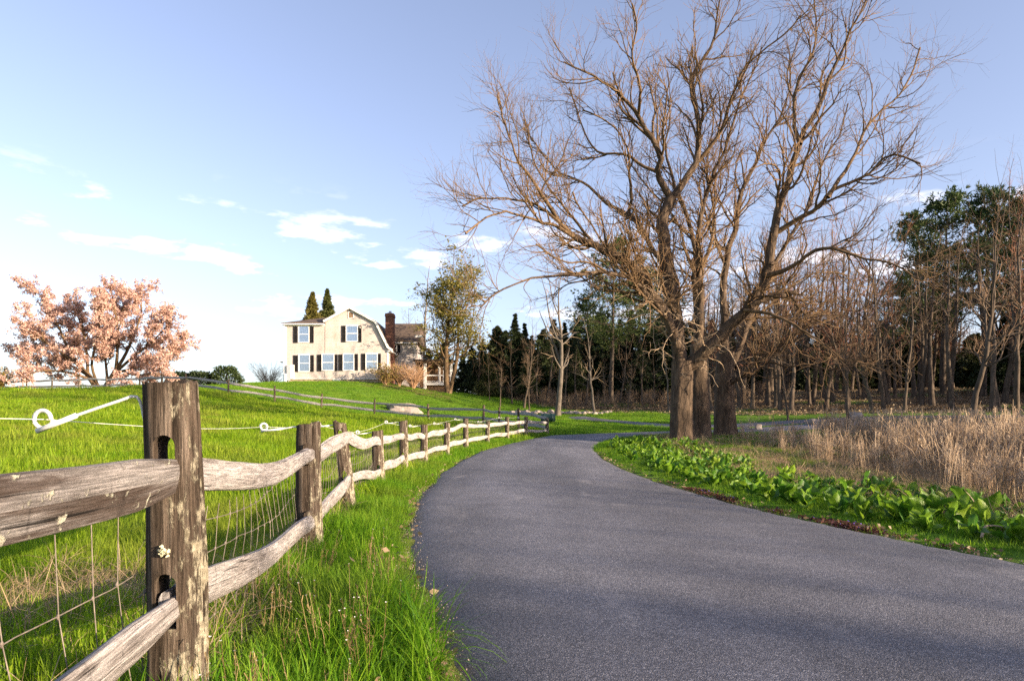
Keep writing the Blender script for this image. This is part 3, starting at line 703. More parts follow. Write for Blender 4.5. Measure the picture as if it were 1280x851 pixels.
# woven wire on the field side
def sag_wire(g, A, B, sag, r, n=9, jit=0.0, sides=4):
    t = np.linspace(0, 1, n)[:, None]; P = np.array(A) * (1 - t) + np.array(B) * t
    P[:, 2] -= sag * np.sin(np.pi * t[:, 0])
    if jit: P[1:-1] += RNG.normal(0, jit, (n - 2, 3))
    g.tube(P, r, sides, False)
for i in range(1, 12):
    a, b = FENCE[i], FENCE[i + 1]; d = (b - a) / np.linalg.norm(b - a); nrm = np.array([-d[1], d[0]]); off = nrm * .085
    L = np.linalg.norm(b - a); g = Geo(); r = .0017 if i < 4 else .0024
    for hh in (.06, .19, .33, .49, .66):
        n = 24; t = np.linspace(0, 1, n); P = np.stack([a[0] + off[0] + (b[0] - a[0]) * t, a[1] + off[1] + (b[1] - a[1]) * t, fz[i] + (fz[i + 1] - fz[i]) * t + hh * (.86 if i == 2 else 1)], 1) - fo
        P[:, 2] += .022 * np.sin(t * 7 + hh * 9 + i) ; P[:, :2] += (nrm * 1.0)[None] * (.03 * np.sin(t * 5 + hh * 5))[:, None]
        P += RNG.normal(0, .003, P.shape); g.tube(P, r, 5, False)
    nv = int(L / .155)
    for q in range(nv):
        t = (q + .5) / nv; base = np.array([a[0] + off[0] + (b[0] - a[0]) * t, a[1] + off[1] + (b[1] - a[1]) * t, fz[i] + (fz[i + 1] - fz[i]) * t]) - fo
        hs = np.array([.02, .06, .19, .33, .49, .66, .74]); ln = RNG.normal(0, .03)
        P = base[None] + np.stack([d[0] * (hs * ln + RNG.normal(0, .008, 7)), d[1] * (hs * ln + RNG.normal(0, .008, 7)), hs * (.86 if i == 2 else 1)], 1)
        P[:, :2] += nrm[None] * (.03 * np.sin(t * 5 + hs * 5))[:, None]
        P[:, 2] += .022 * np.sin(t * 7 + hs * 9 + i)
        g.tube(P, r * .9, 5, False)
        if i < 5:
            for kk in (2, 3, 4, 5):
                c = P[kk]; g.tube([c - [0, 0, .007], c - [.003, 0, 0], c + [0, 0, .007]], [.002, .0052, .002], 6)
    tag(g.obj('wire_netting', M['wire'], fr, True), None, None, None, 'stuff')
# stand-off rings carrying a single electric wire
rings = []
for i in range(1, 13):
    h = np.array([FENCE[i][0], FENCE[i][1], PTOP[i] + EYE]); d = fhead[i]; nrm = np.array([-d[1], d[0], 0])
    if i == 2:
        P0 = [pix(181, 528, 1.97), pix(178, 512, 1.97), pix(174, 499, 1.96), pix(167, 495, 1.95), pix(152, 500, 1.945), pix(122, 510, 1.935), pix(96, 519, 1.93), pix(68, 528, 1.92), pix(46, 539, 1.915)]
        c = pix(54, 524, 1.92); rr = .025
    else:
        z0 = h - [0, 0, .035]; bx = WID.get(i, (.17, .13))[0] / 2
        P0 = [z0 + nrm * (bx - .01) - [0, 0, .06], z0 + nrm * (bx + .004), z0 + nrm * (bx + .02) + [0, 0, .012], z0 + nrm * .2 - [0, 0, .002], z0 + nrm * .3 - [0, 0, .012], z0 + nrm * .355 - [0, 0, .02]]
        c = z0 + nrm * .335 + [0, 0, .012]; rr = .024
    g = Geo(); g.tube(catmull(np.array(P0), 24) - fo, .0042 if i == 2 else .006, 7)
    t = np.linspace(0, 2 * np.pi, 19)
    if i == 2: ring = c[None] + np.stack([rr * np.cos(t), np.zeros(19), rr * np.sin(t)], 1)
    else: ring = c[None] + rr * (np.cos(t)[:, None] * nrm[None] + np.sin(t)[:, None] * np.array([[0, 0, 1.0]]))
    ring[:, 1] += np.linspace(-.004, .004, 19)
    g.tube(ring - fo, .0058 if i == 2 else .0085, 8)
    g.tube(np.array([P0[-3], P0[-1]]) - fo, .0075, 7)
    g.obj('insulator_arm', M['white_plastic'], fr, True); rings.append(c)
g = Geo()
for a, b in zip(rings[:-1], rings[1:]): sag_wire(g, a - fo, b - fo, .02, .0012 if a[1] < 4 else .0022, 9)
g.obj('electric_wire', M['cord'], fr)

# ------------------------------------------------------------------ paddock fence across the hill
pads = [(1.62, 31.5), (.35, 34.6), (-.7, 37.6), (-1.7, 40.2), (-5.3, 43.2), (-9.08, 45), (-12.8, 45.8), (-16.0, 46), (-19.2, 46.2), (-23.7, 49.6), (-26.4, 51.4), (-29.0, 53.2), (-32.4, 54.6), (-35.4, 55.8), (-38.4, 57), (-41.5, 58.4), (-44.6, 60), (-47.8, 62)]
pr = empty('paddock_fence', (pads[8][0], pads[8][1], gzz(*pads[8])), 'grey two-rail fence running across the hillside below the house', 'fence')
po = np.array(pr.location); pzs = [gzz(*p) for p in pads]
pproto = [post_mesh('post', 1.12, .15, .12, 50 + k, [], .1 * (k - 1), False, M['post']) for k in range(3)]
for i, p in enumerate(pads):
    if i == 0: continue
    o = link('post', pproto[i % 3], pr, (p[0] - po[0], p[1] - po[1], pzs[i] - po[2])); o.rotation_euler = (R(random.uniform(-3, 3)), R(random.uniform(-3, 3)), random.uniform(0, 3))
for i in range(len(pads) - 1):
    for hh in (.38, .86):
        A = np.array([*pads[i], pzs[i] + hh * (.9 if i == 0 else 1)]) - po; B = np.array([*pads[i + 1], pzs[i + 1] + hh]) - po
        o = link('rail', rail_mesh('rail', A, B, .15, .06, 90 + i * 2 + int(hh * 3), (random.uniform(-.06, .06), random.uniform(-.03, .03), 0), 10, M['rail_far'], .02), pr)

# ------------------------------------------------------------------ house
HY = 71.0; hs = HY / F
HX0 = (356.2 - 640) * hs; HZ0 = EYE + (YH - 478) * hs
house = empty('shingled_house', (HX0, HY, HZ0), 'pale cedar-shingled gambrel house with black shutters on the hilltop', 'house')
hx = lambda p: (p - 356.2) * hs
hh_ = lambda p: (478 - p) * hs
GXL, GXR = hx(406), hx(485.2)
g = Geo()   # main gable front wall and body
gab = [(GXL, .42), (GXR, .42), (GXR, hh_(437)), (hx(483.2), hh_(434.5)), (hx(467.6), hh_(402.6)), (hx(437.3), hh_(385.6)), (hx(406.6), hh_(402.6))]
g.prism(gab, 0.0, 9.0); wall = g.obj('wall', M['shingle'], house)
g = Geo(); g.box(0, GXL, .03, 7.2, .42, hh_(405)); w2 = g.obj('wall', M['shingle'], house)
g = Geo(); g.box(.04, GXR - .04, .07, 8.9, -1.2, .42); g.obj('foundation', M['stonefound'], house)
def slope_band(pts, th, y0, y1):
    """roof sheet following pts (x,z) with thickness th upward"""
    g = Geo(); n = len(pts); up = []
    for i in range(n):
        a = np.array(pts[max(i - 1, 0)]); b = np.array(pts[min(i + 1, n - 1)]); t = (b - a) / np.linalg.norm(b - a); nn = np.array([-t[1], t[0]]);  nn = nn if nn[1] > 0 else -nn
        up.append(tuple(np.array(pts[i]) + nn * th))
    for i in range(n - 1): g.prism([pts[i], pts[i + 1], up[i + 1], up[i]], y0, y1)
    return g
rp = [(hx(490.2), hh_(438.0)), (hx(484.3), hh_(434.0)), (hx(468.5), hh_(402.0)), (hx(437.3), hh_(384.9)), (hx(405.8), hh_(402.3))]
slope_band(rp[::-1], .14, -.22, 9.3).obj('roof', M['roof'], house)
slope_band([(x * 1.0, z - .10) for x, z in rp][::-1], .235, -.27, -.223).obj('rake_trim', M['white'], house)
g = Geo(); g.box(hx(485.4), hx(490.0), -.2, 9, hh_(439.6), hh_(438.1)); g.obj('eave_trim', M['white'], house)
# hipped roof over the left wing
g = Geo(); z0 = hh_(404.2); zr = hh_(389.5); e = -.32
V = [(e, e, z0), (GXL + .06, e, z0), (GXL + 1.6, 3.6, zr), (hx(396), 3.6, zr), (e, 7.5, z0), (GXL + 1.6, 7.5, z0), (e, e, z0 - .06), (GXL + .06, e, z0 - .06), (e, 7.5, z0 - .06), (GXL + 1.6, 7.5, z0 - .06)]
g.add(V, [(0, 1, 2, 3), (4, 3, 2, 5), (6, 7, 1, 0), (8, 6, 0, 4), (6, 8, 9, 7)], [(0, 3, 4)]); g.obj('wing_roof', M['roof'], house)
g = Geo(); g.box(e + .02, GXL - .003, e - .012, .028, hh_(406.3), z0 - .063); g.box(.005, GXL - .003, -.02, .028, hh_(407.6), hh_(406.35)); g.obj('eave_trim', M['white'], house)
g = Geo()
g.box(-.03, .15, -.012, .027, .40, hh_(407.7)); g.box(hx(483.7), GXR + .03, -.03, -.002, .40, hh_(438)); g.box(.16, GXR - .2, -.02, .028, .36, .418) 
g.obj('corner_board', M['white'], house)
g = Geo(); g.tube([(-.1, .0, hh_(406)), (-.1, .0, .2), (-.13, -.12, -.05)], .05, 8); g.obj('downspout', M['white'], house)
wins = [(373.8, 385.8, 408, 427.2, -.0), (433.6, 446.6, 407.3, 426.2, 0), (374.2, 386.5, 443.8, 463.8, 0), (403.2, 417, 443.2, 462.5, 0), (429.8, 442, 442.8, 462.4, 0), (458.2, 471.3, 442.4, 461.5, 0)]
def window(x0, x1, z0, z1, y, parent, curtain=True):
    """double-hung window standing 6 cm proud of the wall at y"""
    g = Geo(); w = .09; zm = (z0 + z1) / 2
    g.box(x0 - w, x0, y - .06, y - .003, z0 - w, z1 + w); g.box(x1, x1 + w, y - .06, y - .003, z0 - w, z1 + w)
    g.box(x0, x1, y - .06, y - .003, z1, z1 + w); g.box(x0, x1, y - .075, y - .003, z0 - w, z0)
    g.box(x0, x1, y - .05, y - .006, zm - .035, zm + .035)
    o = g.obj('window', M['white'], parent)
    for a, b in ((z0, zm - .035), (zm + .035, z1)):
        q = Geo(); q.box(x0 + .002, x1 - .002, y - .036, y - .028, a + .002, b - .002); q.obj('pane', M['glass'], o)
    q = Geo(); n = 14
    xs = np.linspace(x0 + .004, x1 - .004, n + 1); zz = (z0 + .01, z1 - .01)
    V = [(xs[i], y - .012 + .005 * math.sin(i * 2.4), zz[k]) for k in (0, 1) for i in range(n + 1)]
    q.add(V, [(i, i + 1, n + 2 + i, n + 1 + i) for i in range(n)]); q.obj('curtain', M['curtain'] if curtain else M['interior'], o)  # without a curtain, a dark sheet painted as the unlit room's shade
    return o
def shutter(x0, x1, z0, z1, y, parent):
    g = Geo(); s = .07
    g.box(x0, x0 + s, y - .055, y - .004, z0, z1); g.box(x1 - s, x1, y - .055, y - .004, z0, z1)
    zm = (z0 + z1) / 2
    for a, b in ((z0, z0 + .12), (zm - .05, zm + .05), (z1 - .1, z1)): g.box(x0 + s, x1 - s, y - .052, y - .004, a, b)
    for a, b in ((z0 + .12, zm - .05), (zm + .05, z1 - .1)):
        n = 8
        for k in range(n):
            za = a + (b - a) * k / n; zb = a + (b - a) * (k + 1) / n
            g.add([(x0 + s, y - .01, za), (x1 - s, y - .01, za), (x1 - s, y - .045, zb - .02), (x0 + s, y - .045, zb - .02)], [(0, 1, 2, 3)])
            g.add([(x0 + s, y - .008, za), (x1 - s, y - .008, za), (x1 - s, y - .008, zb), (x0 + s, y - .008, zb)], [(0, 1, 2, 3)])
    return g.obj('shutter', M['black'], parent)
for k, (a, b, t, bt, yy) in enumerate(wins):
    window(hx(a), hx(b), hh_(bt), hh_(t), .03 if k in (0, 2) or k == 9 else 0.0, house)
for a, b, t, bt, yy in [(366.8, 371.6, 407.8, 428.6, .03), (387.2, 392.2, 407.8, 428.6, .03), (427, 432, 407.2, 427.8, 0), (447.2, 452, 407.2, 427.8, 0),
                    (366.8, 372, 444, 464.8, .03), (387.6, 392.4, 443.8, 464.6, .03), (396.6, 401.8, 443.2, 464, .03), (417.2, 421.9, 443, 463.6, 0), (423.2, 428, 443, 463.4, 0), (443, 447.6, 442.4, 463, 0), (451.8, 457, 442, 462.6, 0), (471.8, 476.2, 442, 461.8, 0)]:
    shutter(hx(a), hx(b), hh_(bt), hh_(t), yy, house)
g = Geo(); a, b, t, bt = hx(436.0), hx(441.6), hh_(390.4), hh_(397.2)
g.box(a - .06, a, -.04, -.003, bt, t); g.box(b, b + .06, -.04, -.003, bt, t); g.box(a - .06, b + .06, -.04, -.003, t, t + .06); g.box(a - .06, b + .06, -.04, -.003, bt - .06, bt)
gv = g.obj('gable_vent', M['white'], house)
g = Geo()
for k in range(6):
    z = bt + (t - bt) * k / 6; g.add([(a, -.006, z + .07), (b, -.006, z + .07), (b, -.035, z), (a, -.035, z)], [(0, 1, 2, 3)])
g.obj('louvre', M['porch_wood'], gv)
g = Geo(); g.box(hx(415.8), hx(425.5), .02, .068, .02, .40); g.obj('basement_vent', M['grey_metal'], house)
g = Geo(); g.box(hx(359.2), hx(363), -.22, .028, .2, hh_(456.5)); g.tube([(hx(361), -.1, .2), (hx(361), -.1, -.3)], .05, 8); g.obj('meter_box', M['grey_metal'], house)
g = Geo(); g.box(hx(363.6), hx(368.0), -.16, .028, .35, hh_(456)); g.obj('meter_box', M['white'], house)
g = Geo(); g.box(hx(356.8), hx(359.0), -.3, -.06, -.3, .9); g.obj('meter_box', M['white'], house)
g = Geo(); c = (hx(450.2), -.12, hh_(409.8)); g.tube([(c[0], -.003, c[2]), (c[0], -.08, c[2] + .03), c], [.05, .05, .09], 8); g.obj('floodlight', M['white'], house, True)
g = Geo(); g.box(hx(353.6), hx(356.0), 2.0, 3.4, .6, hh_(444.5)); g.obj('side_bay', M['black'], house)
# chimney on the right-hand wall
cx0, cx1 = (481.6 - 640) * 72.4 / F - HX0, (491.6 - 640) * 72.4 / F - HX0; ct = EYE + (YH - 391.5) * 72.4 / F - HZ0
g = Geo(); g.box(cx0, cx1, 1.4, 2.5, -1.0, ct - .35); g.box(cx0 - .05, cx1 + .05, 1.35, 2.55, ct - .347, ct - .15); g.box(cx0 - .02, cx1 + .02, 1.38, 2.52, ct - .147, ct)
ch = g.obj('chimney', M['brick'], house)
g = Geo(); g.box(cx0 + .2, cx1 - .2, 1.6, 2.3, ct + .002, ct + .09); g.tube([(.5 * (cx0 + cx1), 1.95, ct + .09), (.5 * (cx0 + cx1), 1.95, ct + .3)], [.12, .16], 8); g.obj('chimney_cap', M['grey_metal'], ch)
# right-hand rear wing and porch
WY = 75.0; ws = WY / F; wx = lambda p: (p - 640) * ws - HX0; wz = lambda p: EYE + (YH - p) * ws - HZ0; wy = WY - HY
g = Geo(); g.box(GXR + .003, wx(519), wy, wy + 6.5, -1.6, wz(428)); g.obj('rear_wing_wall', M['shingle_grey'], house)
g = Geo(); zr = EYE + (YH - 404.5) * 78.4 / F - HZ0; x0, x1 = GXR - 1.2, wx(523.5); ze = wz(427)
g.add([(x0, wy - .4, ze), (x1, wy - .4, ze), (x1, wy + 3.4, zr), (x0, wy + 3.4, zr), (x1, wy + 7, ze), (x0, wy + 7, ze), (x0, wy - .4, ze - .1), (x1, wy - .4, ze - .1), (x1, wy + 7, ze - .1), (x0, wy + 7, ze - .1)],
      [(0, 1, 2, 3), (3, 2, 4, 5), (6, 7, 1, 0), (6, 9, 8, 7)], [(1, 4, 2), (1, 7, 8), (1, 8, 4)]); g.obj('rear_wing_roof', M['roof'], house)
g = Geo(); g.box(GXR + .1, wx(522), wy - .39, wy - .004, wz(429.6), ze - .103); g.box(wx(517.6), wx(519) + .03, wy - .03, wy - .003, -1.2, wz(429.7)); g.box(wx(519.5), wx(529), wy - .6, wy - .42, wz(422.4), wz(420)); g.obj('eave_trim', M['white'], house)
window(wx(492.8), wx(495.2), wz(440), wz(431.4), wy, house, False)
shutter(wx(497), wx(500.6), wz(441), wz(430.6), wy, house)
PY = 75.4; s3 = PY / F; px_ = lambda p: (p - 640) * s3 - HX0; pz = lambda p: EYE + (YH - p) * s3 - HZ0; py = PY - HY
porch = Geo(); porch.box(px_(517.5), px_(557), py - .5, py + 3.6, pz(452), pz(449.6)); porch = porch.obj('porch_roof', M['roof'], house)
g = Geo(); g.box(px_(519) + .05, px_(556), py - .48, py + 3.5, pz(453.8), pz(452) - .003); g.obj('porch_ceiling', M['porch_wood'], house)
for a, b, yy in ((530.0, 533.4, -.3), (562, 565, .3), (546, 548.6, 1.4), (551, 553, 2.4)):
    g = Geo(); g.box(px_(a), px_(b), py + yy, py + yy + .28, pz(500 if yy < .5 else 481), pz(453.8) - .003); g.obj('porch_post', M['white'], house)
g = Geo(); g.box(px_(533.5), px_(562), py - .25, py + 3.4, pz(481.4), pz(478.4)); g.obj('porch_deck', M['white'], house)
g = Geo(); g.box(px_(533.6), px_(561.9), py - .2, py - .08, pz(470), pz(468.6)); g.box(px_(533.6), px_(561.9), py - .2, py - .08, pz(477.4), pz(476.6))
rl = g.obj('porch_railing', M['white'], house)
for k in range(14):
    q = Geo(); x = px_(534.5) + (px_(561) - px_(534.5)) * k / 13; q.box(x, x + .03, py - .16, py - .12, pz(476.6) + .003, pz(470) - .003); q.obj('baluster', M['white'] if False else M['porch_wood'], rl)
g = Geo(); g.box(px_(531), px_(562), py + .1, py + 3.3, pz(500), pz(481.4) - .004); g.obj('porch_skirt', M['porch_wood'], house)
g = Geo(); g.box(px_(520), px_(562), py + 3.3, py + 3.6, pz(481.3), pz(452.2)); g.obj('porch_back_wall', M['porch_wood'], house)
# ------------------------------------------------------------------ tree growing
def spawn(P, Rd, per_m, L, ang, n, wob, trop, tmin=0.15, rfac=0.55, rmax=9.0, taper=0.3, tpow=1.0, lpar=0.0, shrink=0.5, outb=0.0, centre=None):
    N, p, _ = P.shape
    seg = np.linalg.norm(np.diff(P, axis=1), axis=2); ln = seg.sum(1)
    ex = per_m * ln * (1 - tmin); cnt = np.floor(ex + RNG.random(N)).astype(int)
    idx = np.repeat(np.arange(N), cnt); Mn = len(idx)
    if Mn == 0: return np.zeros((0, n, 3)), np.zeros((0, n))
    t = tmin + (1 - tmin) * RNG.random(Mn) ** tpow
    f = t * (p - 1); k = np.minimum(f.astype(int), p - 2); u = (f - k)[:, None]
    pos = P[idx, k] * (1 - u) + P[idx, k + 1] * u
    tan = norm(P[idx, k + 1] - P[idx, k])
    r0 = Rd[idx, k] * (1 - u[:, 0]) + Rd[idx, k + 1] * u[:, 0]
    rv = RNG.normal(size=(Mn, 3))
    if outb and centre is not None:
        o = pos - np.asarray(centre); o[:, 2] *= .4; rv += norm(o) * outb
    per = norm(rv - (rv * tan).sum(1, keepdims=True) * tan)
    a = np.radians(RNG.uniform(ang[0], ang[1], Mn))[:, None]
    d = norm(np.cos(a) * tan + np.sin(a) * per)
    le = RNG.uniform(L[0], L[1], Mn) * (1 - shrink * t)
    if lpar: le = np.minimum(le, ln[idx] * lpar)
    r = np.minimum(r0 * rfac, rmax)
    out = np.empty((Mn, n, 3)); out[:, 0] = pos; st = (le / (n - 1))[:, None]
    drift = RNG.normal(size=(Mn, 3)) * wob * .5
    for i in range(1, n):
        out[:, i] = out[:, i - 1] + d * st
        d = norm(d + RNG.normal(size=(Mn, 3)) * wob + drift + np.array([0, 0, trop]))
    rad = r[:, None] * np.linspace(1, taper, n)[None]
    return out, rad
def tubemesh(name, sets, mat, smooth=True):
    V = []; Q = []; o = 0
    for P, Rd, s in sets:
        if len(P) == 0: continue
        v, q = tubes(P, Rd, s); V.append(v); Q.append(q + o); o += len(v)
    return mesh_np(name, np.concatenate(V), np.concatenate(Q), None, mat, smooth)
def cards(C, size, asp=0.5, var=0.35, up=0.0, axis=None):
    """diamond leaves / petals at C, random or given axis"""
    K = len(C); ax = norm(RNG.normal(size=(K, 3)) + np.array([0, 0, up])) if axis is None else norm(axis)
    rv = RNG.normal(size=(K, 3)); sd = norm(np.cross(ax, rv)); nn = np.cross(ax, sd)
    s = (size * (1 + RNG.uniform(-var, var, K)))[:, None]
    V = np.stack([C, C + ax * s * .5 + sd * s * asp * .5 + nn * s * .08, C + ax * s, C + ax * s * .5 - sd * s * asp * .5 + nn * s * .08], 1)
    Q = np.arange(K * 4).reshape(K, 4)
    return V.reshape(-1, 3), Q
def samplept(P, k):
    """k random points along each polyline"""
    N, p, _ = P.shape; f = RNG.random((N, k)) * (p - 1); i = np.minimum(f.astype(int), p - 2); u = (f - i)[..., None]
    a = np.arange(N)[:, None]
    return (P[a, i] * (1 - u) + P[a, i + 1] * u).reshape(-1, 3)
def copy_tree(o, loc, sc, rz, label=None, group=None):
    c = o.copy(); COL.objects.link(c); c.location = loc; c.scale = (sc[0], sc[0], sc[1]) if isinstance(sc, tuple) else (sc,) * 3; c.rotation_euler = (0, 0, rz)
    if label: c['label'] = label
    if group: c['group'] = group
    for ch in PK.get(o.name, []):
        d = ch.copy(); COL.objects.link(d); d.parent = c
    return c
PK = {}

# ------------------------------------------------------------------ the big maples by the lane, limbs traced and given their own depth
TREES = {'A': (853, 555, 26.0), 'B': (876, 550, 28.4), 'C': (906, 545, 30.0)}
# (tree, r0 in m, r1, start depth offset, end depth offset, points in photo pixels)
LIMBS = [
 ('A', .435, .388, 0, 0, [(853, 562), (853, 545), (852, 510), (853, 470), (853, 452)]),
 ('A', .38, .30, 0, .3, [(851, 470), (848, 430), (843, 395), (839, 352), (831, 312), (829, 276), (839, 248)]),
 ('A', .20, .03, .3, -1.5, [(839, 248), (824, 222), (826, 197), (813, 171), (798, 145), (777, 119), (746, 98), (722, 84), (705, 78)]),
 ('A', .21, .025, .3, 1.5, [(839, 248), (860, 222), (873, 191), (873, 155), (865, 119), (870, 88), (891, 52), (897, 18), (905, -20)]),
 ('A', .12, .02, .8, -1.0, [(873, 202), (901, 165), (914, 124), (932, 83), (963, 57), (984, 40), (1000, 20)]),
 ('A', .10, .02, .6, 2.5, [(826, 217), (803, 207), (782, 194), (751, 191), (735, 175), (722, 140), (712, 110)]),
 ('A', .09, .02, 0, -2, [(798, 145), (800, 105), (790, 70), (796, 35), (790, 5)]),
 ('A', .36, .22, .1, -1.5, [(856, 462), (870, 450), (893, 430), (914, 405), (935, 385), (952, 360), (961, 331)]),
 ('A', .23, .02, -1.5, -2.5, [(961, 331), (968, 279), (979, 243), (1000, 181), (1020, 140), (1036, 103), (1057, 52), (1077, 15), (1090, -25)]),
 ('A', .14, .02, -1.6, -4.5, [(972, 290), (1000, 272), (1025, 258), (1041, 238), (1082, 220), (1108, 197), (1130, 196), (1150, 205)]),
 ('A', .10, .015, -3, -2, [(1035, 247), (1050, 222), (1067, 197), (1082, 160), (1105, 135), (1124, 118), (1140, 92), (1150, 60)]),
 ('A', .11, .02, -2, 0, [(1000, 181), (992, 150), (997, 103), (1015, 67), (1020, 30), (1015, -10)]),
 ('A', .13, .02, -1.5, -4.5, [(958, 345), (980, 338), (1000, 326), (1018, 314), (1036, 310), (1055, 314), (1078, 322), (1110, 328), (1140, 345)]),
 ('A', .17, .12, -1.4, -1.8, [(938, 382), (955, 374), (975, 369), (995, 367)]),
 ('A', .10, .02, -1.3, -4.0, [(930, 388), (955, 391), (985, 402), (1010, 418), (1032, 432), (1055, 452)]),
 ('A', .27, .16, 0, -1.5, [(850, 448), (843, 420), (832, 392), (815, 366), (795, 338), (775, 322), (746, 309), (718, 297)]),
 ('A', .13, .015, -1.5, -3.5, [(718, 297), (697, 274), (684, 253), (668, 228), (648, 202), (640, 180), (632, 160), (622, 119)]),
 ('A', .10, .015, -1.5, -4.5, [(718, 297), (696, 283), (679, 279), (653, 269), (632, 266), (612, 270), (595, 281), (582, 292)]),
 ('A', .09, .015, -1.8, -2.5, [(702, 281), (680, 262), (663, 253), (640, 249), (612, 248), (592, 250), (578, 258)]),
 ('A', .09, .015, -1.2, .5, [(746, 309), (722, 280), (700, 252), (680, 225), (665, 195), (660, 165), (655, 150)]),
 ('A', .22, .10, .1, 1.5, [(850, 440), (846, 400), (842, 360), (828, 330), (813, 308), (803, 288), (790, 272), (777, 264)]),
 ('A', .10, .015, 1.5, 3, [(777, 264), (757, 253), (736, 233), (715, 222), (700, 217), (680, 195), (668, 178), (655, 160)]),
 ('A', .10, .015, 1.4, .5, [(785, 268), (790, 243), (786, 215), (787, 197), (777, 171), (762, 155), (746, 145), (728, 138)]),
 ('A', .16, .02, 0, -4.0, [(848, 430), (830, 395), (810, 368), (788, 349), (757, 339), (738, 342), (715, 344), (684, 345), (653, 352), (622, 364), (601, 384)]),
 ('A', .07, .012, -2.2, -3, [(757, 339), (735, 328), (710, 328), (690, 320), (670, 305)]),
 ('A', .08, .015, -.5, -2.5, [(834, 400), (812, 378), (790, 352), (770, 330), (745, 290), (726, 262), (716, 240)]),
 ('B', .41, .32, 0, 0, [(876, 558), (876, 535), (875, 500), (873, 455), (872, 430)]),
 ('B', .22, .02, 0, 1.5, [(872, 430), (870, 390), (869, 350), (868, 310), (858, 272), (846, 240), (836, 210), (832, 175), (838, 140), (830, 105)]),
 ('B', .22, .02, 0, -.5, [(873, 432), (876, 395), (874, 350), (872, 305), (878, 259), (888, 225), (905, 190), (918, 160), (925, 125), (940, 95), (952, 60)]),
 ('B', .12, .02, .2, 2.5, [(870, 360), (880, 330), (890, 300), (893, 265), (885, 230), (884, 190), (892, 150), (886, 110)]),
 ('B', .10, .02, .2, 2.5, [(869, 340), (856, 310), (850, 285), (836, 262), (815, 240), (800, 222), (788, 205)]),
 ('C', .50, .36, 0, 0, [(907, 556), (906, 535), (905, 505), (905, 470), (907, 440)]),
 ('C', .27, .03, 0, 1.2, [(906, 445), (905, 405), (903, 370), (907, 322), (917, 290), (922, 253), (932, 226), (943, 210), (948, 186), (962, 168), (974, 150), (985, 120), (988, 85)]),
 ('C', .22, .02, 0, 1.8, [(908, 470), (920, 445), (929, 420), (938, 395), (948, 372), (966, 335), (985, 300), (1003, 270), (1018, 235), (1030, 200), (1052, 165), (1060, 130)]),
 ('C', .11, .02, .6, 3.0, [(925, 425), (940, 400), (962, 382), (985, 360), (1010, 345), (1035, 340), (1062, 345)]),
 ('C', .17, .03, -.2, -1.5, [(908, 482), (920, 474), (935, 466), (950, 458), (966, 444), (985, 425), (1003, 412), (1020, 395)]),
 ('C', .07, .015, -.8, -2.5, [(958, 451), (985, 458), (1010, 455), (1035, 462), (1060, 455)]),
 ('C', .10, .02, .3, -.8, [(906, 330), (893, 300), (884, 275), (880, 245), (896, 210), (902, 175)]),
]
maple_labels = {'A': 'big bare maple nearest the lane, its trunk forking low with limbs sweeping both ways', 'B': 'bare maple with the slimmer straight trunk between its two bigger neighbours', 'C': 'bare maple at the back of the three, with a low dark limb reaching right'}
